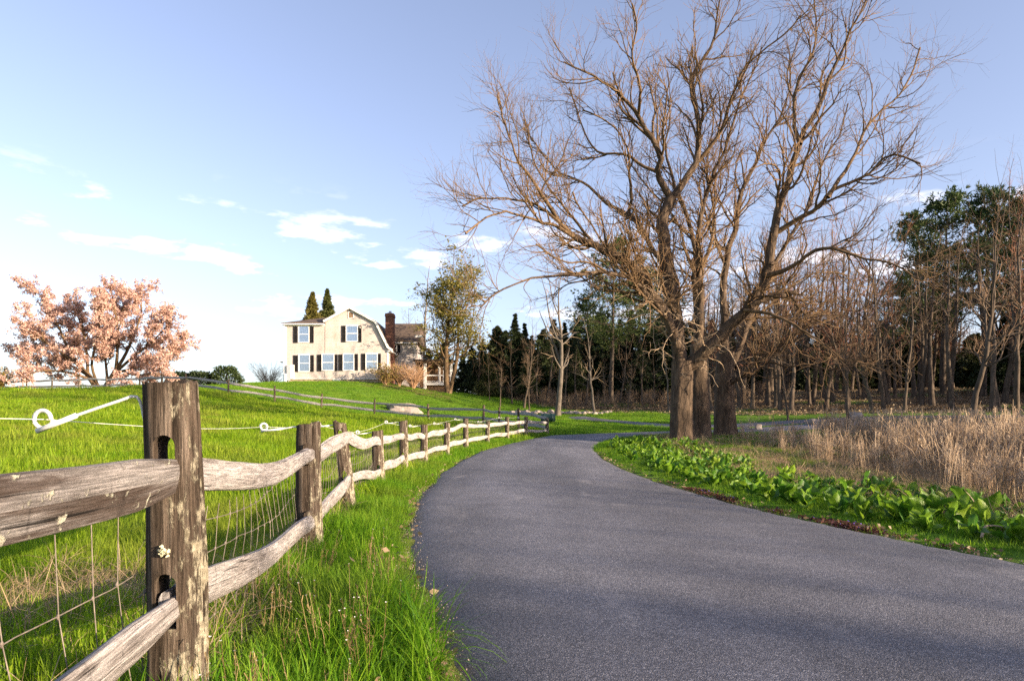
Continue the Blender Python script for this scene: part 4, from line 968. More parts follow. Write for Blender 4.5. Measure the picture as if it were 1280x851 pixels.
for key, (bx, by, TY) in TREES.items():
    base = pix(bx, by, TY); base[2] = gzz(base[0], base[1])
    root = empty('maple_tree', base, maple_labels[key], 'tree', 'bare maples beside the lane')
    L0 = []; R0 = []; trunkP = []
    for (k, r0, r1, d0, d1, pts) in LIMBS:
        if k != key: continue
        n = len(pts); P = np.array([pix(x, y, TY + d0 + (d1 - d0) * j / (n - 1)) for j, (x, y) in enumerate(pts)])
        S = catmull(P, 18) - base
        S[2:-1] += RNG.normal(0, .035, (15, 3)) * min(1, r0 * 4)
        rr = r0 + (r1 - r0) * np.linspace(0, 1, 18) ** .85
        if r0 > .385:
            S[2:-1] = (catmull(P, 18) - base)[2:-1]; fl = np.clip(1 - np.linspace(0, 1, 18) / .22, 0, 1); rr = rr * (1 + .24 * fl ** 2)
            trunkP.append((S, rr))
        L0.append(S); R0.append(rr)
    L0 = np.array(L0); R0 = np.array(R0); R0[R0[:, 0] < .385] *= .74; R0 = np.maximum(R0, .03)
    big = [i for i in range(len(L0)) if R0[i, 0] > .385]; lim = [i for i in range(len(L0)) if i not in big]
    # trunk with fluted bark
    S, rr = trunkP[0]; S = catmull(S, 40); rr = np.interp(np.linspace(0, 1, 40), np.linspace(0, 1, 18), rr); sd_ = 36
    V, Q = tubes(S[None], rr[None], sd_); V = V.reshape(40, sd_, 3)
    for i in range(40):
        for j in range(sd_):
            a = 2 * math.pi * j / sd_
            low = max(0, 1 - i / 14)
            f = 1 + .06 * math.sin(a * 5 + key.encode()[0]) * (1 + 1.6 * low) + .05 * fbm((math.cos(a) * 2.2, math.sin(a) * 2.2, i * .10 + ord(key)), 4) + .035 * fbm((math.cos(a) * 7, math.sin(a) * 7, i * .22 + ord(key)), 3)
            V[i, j] = S[i] + (V[i, j] - S[i]) * f
    tr = link('trunk', mesh_np('trunk', V, Q, None, M['bark']), root)
    thick = [i for i in lim if R0[i, 0] > .11]; thin = [i for i in lim if i not in thick]
    link('limb', tubemesh('limb', [(L0[thick], R0[thick], 10)], M['bark']), root)
    cen = np.array([0, 0, 6.0])
    A1, B1 = spawn(L0[lim], R0[lim], 2.5, (1.5, 4.0), (22, 56), 10, .16, .12, .15, .6, .055, .3, .75, 0, .50, .5, cen)
    A2, B2 = spawn(A1, B1, 3.3, (.7, 1.9), (22, 50), 7, .17, .12, .12, .65, .023, .4, 1, 0, .45)
    e2, f2 = spawn(L0[lim], R0[lim], .9, (.5, 1.8), (30, 65), 7, .16, .08, .1, .5, .018, .4)
    A2 = np.concatenate([A2, e2]); B2 = np.concatenate([B2, f2])
    A3, B3 = spawn(A2, B2, 3.4, (.4, 1.1), (20, 46), 5, .14, .09, .1, .75, .0135, .65, .9, 0, .2)
    print('maple', key, len(A1), len(A2), len(A3))
    link('branches', tubemesh('branches', ([(L0[thin], R0[thin], 8)] if thin else []) + [(A1, B1, 5)], M['branch']), root)
    link('twigs', tubemesh('twigs', [(A2, B2, 4), (A3, B3, 3)], M['twig']), root)
    # swelling red buds on the inner twigs
    hb_ = A3[(RNG.random(len(A3)) < .55)]
    C = samplept(hb_, 2); C = C[np.linalg.norm((C - [0, 0, 8.5]) * [1, 1, 1.0], axis=1) < 7.6]
    v, q = cards(C, .05, .4, .4, .8); link('buds', mesh_np('buds', v, q, None, M['bud']), root)
    # tangle of pale epicormic shoots low on the limbs
    lowl = [i for i in lim if L0[i, 0, 2] < 4.6]
    S1, T1 = spawn(L0[lowl][:, :9], R0[lowl][:, :9], 5.0 if key == 'A' else 3.0, (.9, 2.8), (45, 95), 8, .30, -.05, .0, .12, .026, .3, 1.0, 0, .2)
    S2, T2 = spawn(S1, T1, 2.2, (.3, 1.0), (30, 70), 5, .28, .0, .2, .7, .010, .5)
    link('epicormic_shoots', tubemesh('epicormic_shoots', [(S1, T1, 4), (S2, T2, 3)], M['sucker']), root)

# ------------------------------------------------------------------ prototypes of the other trees
def register(o): PK[o.name] = children(o); return o
def bare_tree(name, label, H, r, seed, spread, nl, barkm, twigm, lean=0.03, first=.3, dens=1.0, up=.06, tw=1.0, cat='tree', group=None, fork=False):
    root = empty(name, (0, 0, 0), label, cat, group)
    P = np.empty((16, 3)); d = np.array([RNG.normal(0, lean), RNG.normal(0, lean), 1.0]); P[0] = (0, 0, -.3); st = (H + .3) / 15
    for i in range(1, 16):
        d = norm(d + np.array([RNG.normal(0, .07), RNG.normal(0, .07), .12])); P[i] = P[i - 1] + d * st
    rr = r * (1 - np.linspace(0, 1, 16) ** 1.1 * .93); rr[0] *= 1.35; rr[1] *= 1.08
    L1, R1 = spawn(P[None], rr[None], nl / (H * (1 - first)), (H * spread * .7, H * spread * 1.3), (32, 72), 10, .12, up, first, .5, r * .55, .2, 1.0, 0, .55)
    if fork:
        Lf, Rf = spawn(P[None], rr[None], 3.0 / H / .5, (H * .45, H * .6), (18, 32), 10, .07, .08, .35, .7, r * .6, .2, 1.0, 0, .1)
        L1 = np.concatenate([L1, Lf]); R1 = np.concatenate([R1, Rf])
    L2, R2 = spawn(L1, R1, 1.3 * dens, (.8, 2.4), (28, 58), 7, .13, up, .15, .55, .035, .4)
    L3, R3 = spawn(L2, R2, 2.2 * dens, (.5, 1.3), (22, 48), 4, .13, .05, .1, .65, .013 * tw, .6)
    link('trunk', tubemesh('trunk', [(P[None], rr[None], 12)], barkm), root)
    link('branches', tubemesh('branches', [(L1, R1, 5)], barkm), root)
    link('twigs', tubemesh('twigs', [(L2, R2, 3), (L3, R3, 3)], twigm), root)
    return root, L1, L2, L3
def conifer(name, label, H, Rb, mat, seed, low=.05, dens=1.0, droop=-.05, cat='conifer', group=None, shape=1.0, layered=False):
    root = empty(name, (0, 0, 0), label, cat, group)
    P = np.stack([np.cumsum(RNG.normal(0, .03, 14)) * H / 14, np.cumsum(RNG.normal(0, .03, 14)) * H / 14, np.linspace(-.3, H, 14)], 1)
    r0 = H * .017; rr = r0 * (1 - np.linspace(0, 1, 14) * .92)
    link('trunk', tubemesh('trunk', [(P[None], rr[None], 9)], M['bark_dark']), root)
    nb = int(150 * dens); t = low + (1 - low) * RNG.random(nb) ** .9
    if layered: t = low + (1 - low) * (np.round((t - low) / (1 - low) * 13) / 13 + RNG.normal(0, .008, nb)); t = np.clip(t, low, 1)
    az = RNG.random(nb) * 2 * np.pi
    prof = np.clip((1 - t) ** shape, .03, 1) if not layered else np.clip(np.sin(np.clip((1.06 - t) / (1.06 - low), 0, 1) * 2.2) ** .8, .15, 1)
    le = Rb * prof * RNG.uniform(.55, 1.15, nb)
    n = 6; B = np.empty((nb, n, 3)); f = t * 13; k = np.minimum(f.astype(int), 12); u = (f - k)[:, None]; B[:, 0] = P[k] * (1 - u) + P[k + 1] * u
    d = np.stack([np.cos(az), np.sin(az), np.where(t > .8, .5, .12) + RNG.normal(0, .1, nb)], 1)
    for i in range(1, n):
        d = norm(d + RNG.normal(0, .08, (nb, 3)) + [0, 0, droop]); B[:, i] = B[:, i - 1] + d * (le / (n - 1))[:, None]
    br = np.minimum(.05, .012 + le * .012)[:, None] * np.linspace(1, .3, n)[None]
    link('branches', tubemesh('branches', [(B, br, 4)], M['bark_dark']), root)
    # needle sprays
    K = 26 if not layered else 26
    tt = .25 + .75 * RNG.random((nb, K)); ff = tt * (n - 1); kk = np.minimum(ff.astype(int), n - 2); uu = (ff - kk)[..., None]; a = np.arange(nb)[:, None]
    C = B[a, kk] * (1 - uu) + B[a, kk + 1] * uu; tang = norm(B[a, kk + 1] - B[a, kk])
    sp_ = (le[:, None, None] * .16 + (.1 if layered else .04))
    C = C + RNG.normal(0, 1, C.shape) * sp_ * np.array([1, 1, .45 if not layered else .3])
    C = C.reshape(-1, 3); tang = tang.reshape(-1, 3)
    rep = 5 if layered else 6; C5 = np.repeat(C, rep, 0); szf = np.repeat(np.repeat(np.clip(.45 + le / Rb * 1.4, .45, 1.15), K), rep)[:, None] if not layered else 1.0; ax = np.repeat(tang, rep, 0) + RNG.normal(0, .75, (len(C5), 3)) + [0, 0, .15 if layered else -.05]
    v, q = cards(C5, .44 if not layered else .42, .27 if not layered else .24, .4, 0, ax)
    if not layered: v = (v.reshape(-1, 4, 3) - C5[:, None]) * szf[:, None] + C5[:, None]; v = v.reshape(-1, 3)
    link('needles', mesh_np('needles', v, q, None, mat, False), root)
    return root
FAR = (0, 0, 0)
lab_bare = 'bare brown trunk among the woods behind the tall dry grass'
protos = {}
for k in range(4):
    t, *_ = bare_tree('bare_tree', lab_bare, [15, 17, 13, 16][k], [.21, .26, .17, .23][k], k, [.24, .2, .28, .24][k], [20, 22, 16, 24][k], M['bark_dark'], M['twig_dark'], .05, [.25, .35, .2, .3][k], 1.0, .07, 1.5, 'tree', 'bare trees of the right-hand woods', k in (0, 3))
    protos['bare%d' % k] = register(t)
for k in range(2):
    t, *_ = bare_tree('red_budded_tree', 'bare tree with a haze of reddish twigs in the woods right of the maples', [14, 15][k], [.2, .22][k], k, .27, 26, M['bark_dark'], M['twig_red'], .05, .25, 1.35, .09, 1.6, 'tree', 'reddish trees of the right-hand woods', True)
    protos['red%d' % k] = register(t)
for k in range(3):
    protos['con%d' % k] = register(conifer('dark_conifer', 'dense dark conifer in the shaded wood beyond the lawn', [13, 11, 15][k], [4.6, 4.8, 4.2][k], M['needle'], k, [.14, .06, .17][k], [1.1, 1.1, 1.3][k], -.07, 'conifer', 'dark conifers beyond the lawn', [1.0, .85, 1.1][k]))
for k in range(2):
    protos['pine%d' % k] = register(conifer('pine_tree', 'tall white pine with layered boughs', [20, 22][k], [5.0, 5.6][k], M['needle_pine'], k, [.36, .42][k], [.62, .68][k], .03, 'pine', 'pines standing in the woods', .5, True))
used = {}
DEFL = {k: (v['label'], v['group']) for k, v in protos.items()}
def where_label(kind, label, x, y):
    a = 640 + F * x / y if y > 1 else 5000
    if label == D_LAB:
        return 'dense dark conifer at the house end of the shaded wood' if a < 640 else ('dense dark conifer behind the grey leafless tree and the thin pale one' if a < 750 else 'dense dark conifer in the shade behind and left of the big maple trunks' if a < 850 else 'dense dark conifer glimpsed past the maple trunks')
    if label == lab_bare:
        if a > 1290: return 'bare tree of the wood going on past the right edge'
        return 'bare brown tree %s the right-hand woods, %s' % ('fronting' if y < 66 else 'deep inside', 'just right of the maples' if a < 1010 else 'over the left dry grass' if a < 1150 else 'over the right dry grass')
    if label.startswith('bare tree with a haze'):
        if a > 1290: return 'reddish-twigged tree of the wood going on past the right edge'
        return 'bare tree hazed with reddish twigs, %s' % ('just right of the maple trunks' if a < 1010 else 'in the middle of the right-hand woods' if a < 1150 else 'near the right edge of the photo')
    if label.startswith('dark conifer among'):
        if a > 1290: return 'dark conifer of the wood going on past the right edge'
        return 'low dark conifer filling the gaps between bare trunks %s' % ('just right of the maples' if a < 1060 else 'toward the right edge of the woods')
    if label.startswith('thin leafless'):
        return 'thin leafless tree before the dark conifers, %s' % ('left of the forked grey tree' if a < 697 else 'right of the forked grey tree')
    return label
D_LAB = 'dense dark conifer in the shaded wood beyond the lawn'
def plant(kind, x, y, h, name_label=None, group=None, rz=None, wide=1.0):
    name_label = where_label(kind, name_label or DEFL[kind][0], x, y); group = group or DEFL[kind][1]
    p = protos[kind]; base_h = {'bare0': 15, 'bare1': 17, 'bare2': 13, 'bare3': 16, 'red0': 14, 'red1': 15, 'con0': 13, 'con1': 11, 'con2': 15, 'pine0': 20, 'pine1': 22}[kind]
    s = h / base_h; z = gzz(x, y); rz = random.uniform(0, 6.28) if rz is None else rz
    if not used.get(kind):
        used[kind] = True; p.location = (x, y, z); p.scale = (s * wide, s * wide, s); p.rotation_euler = (0, 0, rz)
        if name_label: p['label'] = name_label
        o = p
        if group: o['group'] = group
    else: o = copy_tree(p, (x, y, z), (s * wide, s), rz, name_label or p['label'], group)
    return o
def plant_px(kind, px, Y, top, label=None, group=None, wide=1.0):
    x = (px - 640) / F * Y; z = gzz(x, Y); return plant(kind, x, Y, EYE + (YH - top) / F * Y - z, label, group, None, wide)
# the dark wood beyond the lawn
D_LAB = 'dense dark conifer in the shaded wood beyond the lawn'
con = [(603, 80, 425), (622, 84, 408), (645, 82, 393), (664, 86, 420), (680, 80, 412), (705, 84, 404), (722, 88, 398), (738, 80, 408), (790, 84, 388), (812, 80, 398), (836, 86, 392), (855, 82, 404), (590, 90, 432), (632, 96, 414), (655, 98, 405), (692, 96, 400), (750, 96, 392), (775, 92, 400), (828, 98, 385), (870, 92, 395), (890, 96, 400), (915, 92, 405), (612, 76, 448), (720, 76, 432), (800, 74, 430), (842, 74, 425), (660, 75, 440), (940, 98, 395), (760, 78, 425), (578, 84, 440), (536, 92, 436), (554, 94, 430)]
for i, (a, Y, t) in enumerate(con):
    plant_px('con%d' % (i % 3), a, Y, t, 'narrow pointed dark conifer rising highest beside the grey bare tree' if i == 2 else D_LAB, None, 1.15)
plant_px('pine0', 765, 70, 306, 'tall pine with a pale streaked trunk behind the left limbs of the maples', 'pines standing in the woods')
plant_px('pine1', 800, 78, 330, 'pine standing right behind the pale-trunked pine', 'pines standing in the woods')
plant_px('pine1', 735, 84, 372, 'shorter pine left of the pale-trunked pine', 'pines standing in the woods')
plant_px('pine0', 825, 88, 340, 'pine half hidden behind the maple trunks', 'pines standing in the woods')
g1, *_ = bare_tree('grey_bare_tree', 'grey leafless tree with wide forked limbs in front of the dark conifers', 14.2, .32, 5, .33, 17, M['bark_grey'], M['sucker'], .04, .22, .6, .06, 1.6, 'tree', None, True)
def put(o, px, Y, top=None, H=None):
    x = (px - 640) / F * Y; z = gzz(x, Y); o.location = (x, Y, z)
    if top is not None: o.scale = ((EYE + (YH - top) / F * Y - z) / H,) * 3
    return o
put(g1, 697, 60, 352, 14.2)
g2, *_ = bare_tree('slender_bare_tree', 'thin pale leafless tree standing alone between the grey tree and the pine', 9.0, .13, 6, .22, 12, M['bark_grey'], M['sucker'], .03, .35, .8, .06, 1.4); put(g2, 743, 62, 395, 9.0)
g3, *_ = bare_tree('snag_tree', 'small sunlit bare trunk just left of the big maple trunk', 6.5, .13, 7, .18, 12, M['bark_grey'], M['sucker'], .03, .5, 1.2); put(g3, 836, 62, 440, 6.5)
for i, (a, Y, t) in enumerate([(655, 66, 405), (672, 70, 430), (612, 70, 445), (625, 66, 450), (785, 66, 440), (720, 72, 420), (640, 70, 425), (662, 64, 445), (683, 72, 400), (706, 68, 430), (733, 70, 410), (756, 66, 450), (775, 72, 405), (803, 68, 425), (818, 70, 440), (598, 76, 440)]):
    plant_px('bare%d' % (i % 4), a, Y, t, 'thin leafless tree at the edge of the dark conifer wood', 'thin leafless trees before the dark conifers')
# right-hand woods
fore = [('bare1', 1190, 52, 300), ('bare3', 1060, 41, 372), ('red0', 990, 56, 305), ('red1', 1032, 58, 318), ('bare0', 1105, 54, 325), ('bare2', 1130, 50, 345), ('red0', 958, 64, 300), ('bare0', 1240, 50, 285), ('bare3', 1270, 46, 262), ('red1', 1080, 66, 300), ('bare1', 1150, 60, 315), ('bare2', 985, 46, 420), ('bare2', 1012, 60, 345), ('red0', 1300, 52, 270), ('bare0', 1215, 44, 268), ('red1', 1255, 56, 262), ('bare1', 1165, 56, 285), ('red0', 1110, 60, 292), ('red1', 1060, 56, 296), ('red0', 1015, 62, 300), ('bare3', 1285, 60, 255), ('bare0', 1090, 50, 335), ('bare3', 940, 60, 330), ('red1', 970, 60, 318), ('bare0', 925, 62, 330)]
for i, (kd, a, Y, t) in enumerate(fore): plant_px(kd, a, Y, t)
for i, (kd, a, Y, t) in enumerate([('pine0', 1180, 66, 252), ('pine1', 1235, 68, 244), ('pine0', 1300, 78, 262), ('pine1', 1264, 64, 250), ('pine0', 1150, 74, 275), ('pine1', 1125, 88, 345)]):
    plant_px(kd, a, Y, t, ['big dark pine at the left of the tall pair on the right skyline', 'tallest pine on the right skyline', 'pine cut by the right edge of the photo'][i] if i < 3 else 'pine half hidden by bare trees in the right-hand woods', 'pines standing in the woods')
rng2 = random.Random(5); placed = []
for tries in range(4000):
    if len(placed) > 165: break
    x = rng2.uniform(14, 95); y = rng2.uniform(52, 125)
    a = 640 + F * x / y
    if a < 885 or a > 1420: continue
    if y < 56 and a < 1150: continue
    if any((x - p) ** 2 + (y - q) ** 2 < 7.5 for p, q in placed): continue
    placed.append((x, y)); kd = rng2.choice(['bare0', 'bare1', 'bare2', 'bare3', 'bare1', 'bare0', 'red0', 'red1', 'red1', 'bare3', 'con1', 'bare1'])
    hgt = {'b': rng2.uniform(12, 17), 'r': rng2.uniform(11, 15), 'c': rng2.uniform(5, 9), 'p': rng2.uniform(15, 19)}[kd[0]] * (.92 if y < 70 else 1.0)
    plant(kd, x, y, hgt, 'dark conifer among the bare trunks of the right-hand woods' if kd[0] == 'c' else ('pine half hidden by bare trees in the right-hand woods' if kd[0] == 'p' else None), 'conifers among the right-hand trunks' if kd[0] == 'c' else None)

for i in range(40):
    a = 940 + i * 10 + rng2.uniform(-8, 8); Y = rng2.uniform(84, 112); plant_px('con%d' % (i % 3), a, Y, rng2.uniform(395, 455), 'dark conifer among the bare trunks of the right-hand woods', 'conifers among the right-hand trunks', 1.5)
# unseen trees continuing the wood right of the view, placed to dapple the lane
for i in range(64):
    i = i * .72; x = 33 + 0.55 * (i - 10) + rng2.uniform(-2.5, 5); y = -24 + i * 1.15 + rng2.uniform(-1, 1)
    if x < .86 * y + 4 or -7 < y < 5: continue
    kd = rng2.choice(['bare0', 'bare2', 'bare3', 'red0', 'red1', 'con1', 'bare1'])
    plant(kd, x, y, rng2.uniform(9.0, 12.0) if kd[0] != 'c' else rng2.uniform(5, 8), 'dark conifer among the bare trunks of the right-hand woods' if kd[0] == 'c' else None, 'conifers among the right-hand trunks' if kd[0] == 'c' else None)

for i in range(12):      # unseen dense cedars added right of the view to shade the maple trunks
    plant('con%d' % (i % 3), 36 + rng2.uniform(-2, 7), 8.5 + i * 0.95, rng2.uniform(9, 11.5), 'dark conifer among the bare trunks of the right-hand woods', 'conifers among the right-hand trunks', None, 1.2)
for i in range(34):  # unseen trees added to throw denser shade into the right-hand woods
    x = rng2.uniform(46, 100); y = rng2.uniform(12, 66)
    if x < .80 * y + 5: continue
    plant(rng2.choice(['con0', 'con2', 'pine0', 'bare0', 'red0']), x, y, rng2.uniform(11, 17), 'dark conifer among the bare trunks of the right-hand woods', 'conifers among the right-hand trunks', None, 1.2)
# ------------------------------------------------------------------ trees and shrubs round the house and field
b = pix(127, 487, 60); b[2] = gzz(b[0], b[1])
mag = empty('magnolia_tree', b, 'wide pink blossoming magnolia on the crest of the field', 'tree')
MB = [(.36, .22, 0, 0, [(129, 492), (128, 484), (121, 474), (112, 462)]), (.34, .2, 0, .2, [(132, 492), (134, 483), (140, 472), (148, 458)]),
 (.17, .03, 0, -2, [(112, 462), (95, 446), (72, 430), (47, 414), (30, 398), (18, 390)]), (.15, .03, 0, 1, [(112, 462), (98, 445), (86, 425), (75, 400), (60, 375), (52, 362)]),
 (.14, .02, 0, -3, [(118, 470), (95, 462), (70, 458), (52, 459), (34, 465)]), (.14, .03, 0, 2, [(113, 463), (112, 440), (108, 415), (100, 385), (98, 358)]),
 (.15, .03, .2, -1, [(148, 458), (150, 435), (150, 405), (146, 378), (140, 352)]), (.16, .03, .2, 1.5, [(148, 458), (160, 438), (170, 415), (180, 385), (178, 358)]),
 (.14, .03, .2, -2.5, [(146, 462), (165, 445), (190, 425), (210, 405), (222, 390)]), (.13, .02, .2, 1, [(147, 461), (172, 455), (200, 448), (222, 440), (232, 425)]),
 (.12, .02, .2, -3, [(144, 466), (165, 462), (185, 463), (205, 455)]), (.13, .02, 0, -4, [(125, 476), (118, 450), (124, 420), (128, 392), (122, 368)]), (.12, .02, .1, 4, [(138, 474), (135, 445), (132, 415), (158, 380), (162, 362)]), (.11, .02, 0, 3, [(116, 466), (88, 450), (60, 440), (35, 430)])]
P0 = []; R0 = []
for r0, r1, d0, d1, pts in MB:
    n = len(pts); P0.append(catmull(np.array([pix(x - 3, y + 5, 60 + d0 + (d1 - d0) * j / (n - 1)) for j, (x, y) in enumerate(pts)]), 14) - b); R0.append(r0 + (r1 - r0) * np.linspace(0, 1, 14))
P0 = np.array(P0); R0 = np.array(R0)
Am, Bm = spawn(P0[2:], R0[2:], 1.2, (1.4, 3.2), (25, 65), 9, .14, .07, .2, .6, .06, .25, .8)
A1, B1 = spawn(np.concatenate([P0[2:, ::1], np.array([catmull(p, 14) for p in Am])]), np.concatenate([R0[2:], np.array([np.linspace(b_[0], b_[-1], 14) for b_ in Bm])]), 1.9, (.9, 2.3), (25, 75), 8, .15, .05, .15, .5, .05, .25, .8)
A2, B2 = spawn(A1, B1, 2.6, (.5, 1.6), (25, 60), 5, .16, .05, .1, .6, .02, .4)
link('trunk', tubemesh('trunk', [(P0, R0, 9)], M['branch']), mag); link('branches', tubemesh('branches', [(Am, Bm, 6), (A1, B1, 5), (A2, B2, 3)], M['branch']), mag)
C = np.concatenate([samplept(A2, 16), A2[:, -1], samplept(A1, 3)]); C = C + RNG.normal(0, .08, C.shape)
print('magnolia clusters', len(C))
C = np.repeat(C, 4, 0) + RNG.normal(0, .07, (len(C) * 4, 3)); v, q = cards(C, .18, .55, .35, .5)
link('blossom', mesh_np('blossom', v, q, None, M['petal']), mag)

for i, (a, t, Y) in enumerate([(390.5, 366, 92), (408.5, 362, 96)]):
    H = EYE + (YH - t) / F * Y - gzz((a - 640) / F * Y, Y)
    o = conifer('golden_conifer', ['golden-green pointed conifer, left of the pair behind the house roof', 'taller greener conifer, right of the pair behind the house roof'][i], H, 3.9, M['needle_gold'], i, .25, 2.2, .05, 'conifer', None, 1.0); put(o, a, Y)
def shrub(name, label, px, Y, w, h, mat, stemmat, n, leaf, cat='shrub', dome=True, stems=40, dens=5, group=None):
    x = (px - 640) / F * Y; root = empty(name, (x, Y, gzz(x, Y)), label, cat, group)
    P = np.zeros((stems, 7, 3)); az = RNG.random(stems) * 6.28; el = RNG.uniform(.1, 1.0, stems)
    d = np.stack([np.cos(az) * el * w / h, np.sin(az) * el * w / h, np.ones(stems)], 1); d = norm(d); P[:, 0] = np.stack([np.cos(az), np.sin(az), az * 0], 1) * w * .08; P[:, 0, 2] = -.1
    le = h * RNG.uniform(.75, 1.15, stems) * np.sqrt(1 + (el * .5) ** 2)
    for i in range(1, 7): P[:, i] = P[:, i - 1] + d * (le / 6)[:, None]; d = norm(d + RNG.normal(0, .1, (stems, 3)) + np.stack([np.cos(az), np.sin(az), -.6 + az * 0], 1) * .07)
    Rr = np.full((stems, 7), 1.0) * np.linspace(.022, .007, 7)[None]
    A, B = spawn(P, Rr, dens, (h * .15, h * .42), (25, 55), 5, .14, .02, .2, .7, .012, .5)
    link('stems', tubemesh('stems', [(P, Rr, 4), (A, B, 3)], stemmat), root)
    if n:
        C = np.concatenate([samplept(A, n)]) + RNG.normal(0, .05 * h, (len(A) * n, 3)); v, q = cards(C, leaf, .5, .4, .3); link('foliage', mesh_np('foliage', v, q, None, mat), root)
    return root
shrub('forsythia_bush', 'yellow-green rounded bush at the right corner of the pale house', 481, 69.3, 1.25, 2.0, M['shrub_gold'], M['shrub_tan'], 5, .16, stems=50, dens=4)
shrub('bare_tan_bush', 'reddish-tan leafless bush between the yellow-green bush and the porch', 516, 69.8, 1.5, 2.7, None, M['shrub_tan'], 0, .1, stems=70, dens=6)
shrub('leafy_tan_bush', 'low tan bush squeezed between the yellow-green and the reddish bushes', 499, 69.9, 1.0, 2.2, M['shrub_gold'], M['shrub_tan'], 1, .13, stems=50, dens=5)
shrub('bare_grey_bush', 'bare twiggy bush left of the house', 336, 84, 1.9, 3.6, None, M['sucker'], 0, .1, stems=60, dens=5)
shrub('gold_edge_bush', 'golden-brown bush at the far left edge of the field crest', -2, 58, 1.0, 1.9, M['shrub_gold'], M['shrub_tan'], 6, .17)
for i, (a, w, h) in enumerate([(228, 1.5, 1.3), (250, 1.5, 1.35), (283, 1.5, 1.75)]):
    Y = 66; x = (a - 640) / F * Y; root = empty('clipped_bush', (x, Y, gzz(x, Y)), ['dark green clipped bush, leftmost of the row behind the crest fence', 'dark green clipped bush in the middle of the row behind the crest fence', 'taller rounded dark bush at the right end of the row behind the crest fence'][i], 'bush', 'dark clipped bushes behind the crest fence')
    N = 2600; u = RNG.normal(size=(N, 3)); u = norm(u); u[:, 2] = np.abs(u[:, 2]); C = u * np.array([w, 1.2, h]) * (RNG.uniform(.72, 1.04, N)[:, None]); C *= (1 + .1 * np.sin(u[:, 0:1] * 7 + i) * np.sin(u[:, 2:3] * 6))
    v, q = cards(C, .2, .6, .4, .2, u + RNG.normal(0, .6, (N, 3))); link('foliage', mesh_np('foliage', v, q, None, M['hedge']), root)
    g = Geo(); g.tube([(0, 0, -.2), (0, 0, h * .6)], [.08, .04], 6); g.obj('stem', M['bark_dark'], root)
# olive-green juniper beside the porch
t, l1, l2, l3 = bare_tree('juniper_tree', 'airy olive-green juniper with twin trunks beside the porch', 10.5, .2, 9, .36, 56, M['branch'], M['branch'], .02, .22, 1.0, .10, 1.2, 'tree', None, True)
C = np.concatenate([samplept(l2, 4), samplept(l3, 3)]); keep = (C[:, 2] > 1.9) & (np.hypot(C[:, 0], C[:, 1]) < 2.7); C = C[keep] + RNG.normal(0, .12, (keep.sum(), 3)); ct_ = RNG.random(len(C)) < .8; C = np.repeat(C[ct_], 2, 0); C += RNG.normal(0, .08, C.shape)
C = np.repeat(C, 4, 0) + RNG.normal(0, .16, (len(C) * 4, 3)); v, q = cards(C, .17, .5, .4, .5); link('foliage', mesh_np('foliage', v, q, None, M['leaf_olive']), t); put(t, 561, 71, 352, 10.5); t.scale = (t.scale[0] * 1.45, t.scale[1] * 1.45, t.scale[2])
P = np.array([(.0, 0, -.3), (.25, .1, 1.5), (.5, .1, 3.2), (.6, .2, 6), (.5, .2, 9)]); S = catmull(P, 14)[None]
link('trunk', tubemesh('trunk', [(S, np.linspace(.16, .03, 14)[None], 9)], M['branch']), t)
q1, *_ = bare_tree('bare_tree', 'tall thin leafless tree rising behind the rear wing of the house', 14, .2, 12, .25, 18, M['bark_grey'], M['sucker'], .03, .3, .9, .08, 1.5); put(q1, 532, 95, 328, 14)
q2, *_ = bare_tree('bare_tree', 'leafless tree behind the juniper, right of the rear wing', 12, .18, 13, .27, 18, M['bark_grey'], M['sucker'], .03, .3, .9, .08, 1.5); put(q2, 575, 98, 352, 12)
q3, *_ = bare_tree('bare_tree', 'low leafless crown showing just over the chimney side of the rear roof', 10, .16, 14, .3, 18, M['bark_grey'], M['twig'], .03, .3, 1.0, .08, 1.5); put(q3, 508, 96, 385, 10)

# ------------------------------------------------------------------ boulder, stones, bin
def rock(name, seed, sx, sy, sz, sub=3, flat=.5):
    bm = bmesh.new(); bmesh.ops.create_icosphere(bm, subdivisions=sub, radius=1)
    for v in bm.verts:
        n = fbm((v.co.x * 1.1 + seed, v.co.y * 1.1, v.co.z * 1.1), 4); f = 1 + n * .5
        c = v.co * f; c.z = min(c.z, flat + .1 * fbm((c.x * 2 + seed, c.y * 2, 0), 2)); v.co = Vector((c.x * sx, c.y * sy, c.z * sz))
    me = bpy.data.meshes.new(name); bm.to_mesh(me); bm.free(); me.materials.append(M['rock'])
    for p in me.polygons: p.use_smooth = True
    try: me.set_sharp_from_angle(angle=R(30))
    except Exception: pass
    return me
x = (505 - 640) / F * 57; o = link('boulder', rock('boulder', 3, 1.35, .9, .95, 4, .62), None, (x, 57, gzz(x, 57) + .05)); tag(o, 'large pale flat-topped boulder on the lawn below the house', 'boulder')
sw = empty('stone_wall', ((700 - 640) / F * 62, 62, 0), 'low tumbled row of field stones along the foot of the dark wood', 'stone wall')
smesh = [rock('stone', 10 + k, .34, .3, .24, 2, .8) for k in range(5)]
for k in range(34):
    a = 640 + 122 * k / 33; Y = 61.5 + random.uniform(-.4, .4) + (k % 2) * .4; x = (a - 640) / F * Y
    o = link('stone', smesh[k % 5], sw, (x - sw.location[0], Y - 62, gzz(x, Y) + random.uniform(.0, .12))); s = random.uniform(.6, 1.2); o.scale = (s, s, s); o.rotation_euler = (0, 0, random.uniform(0, 6))
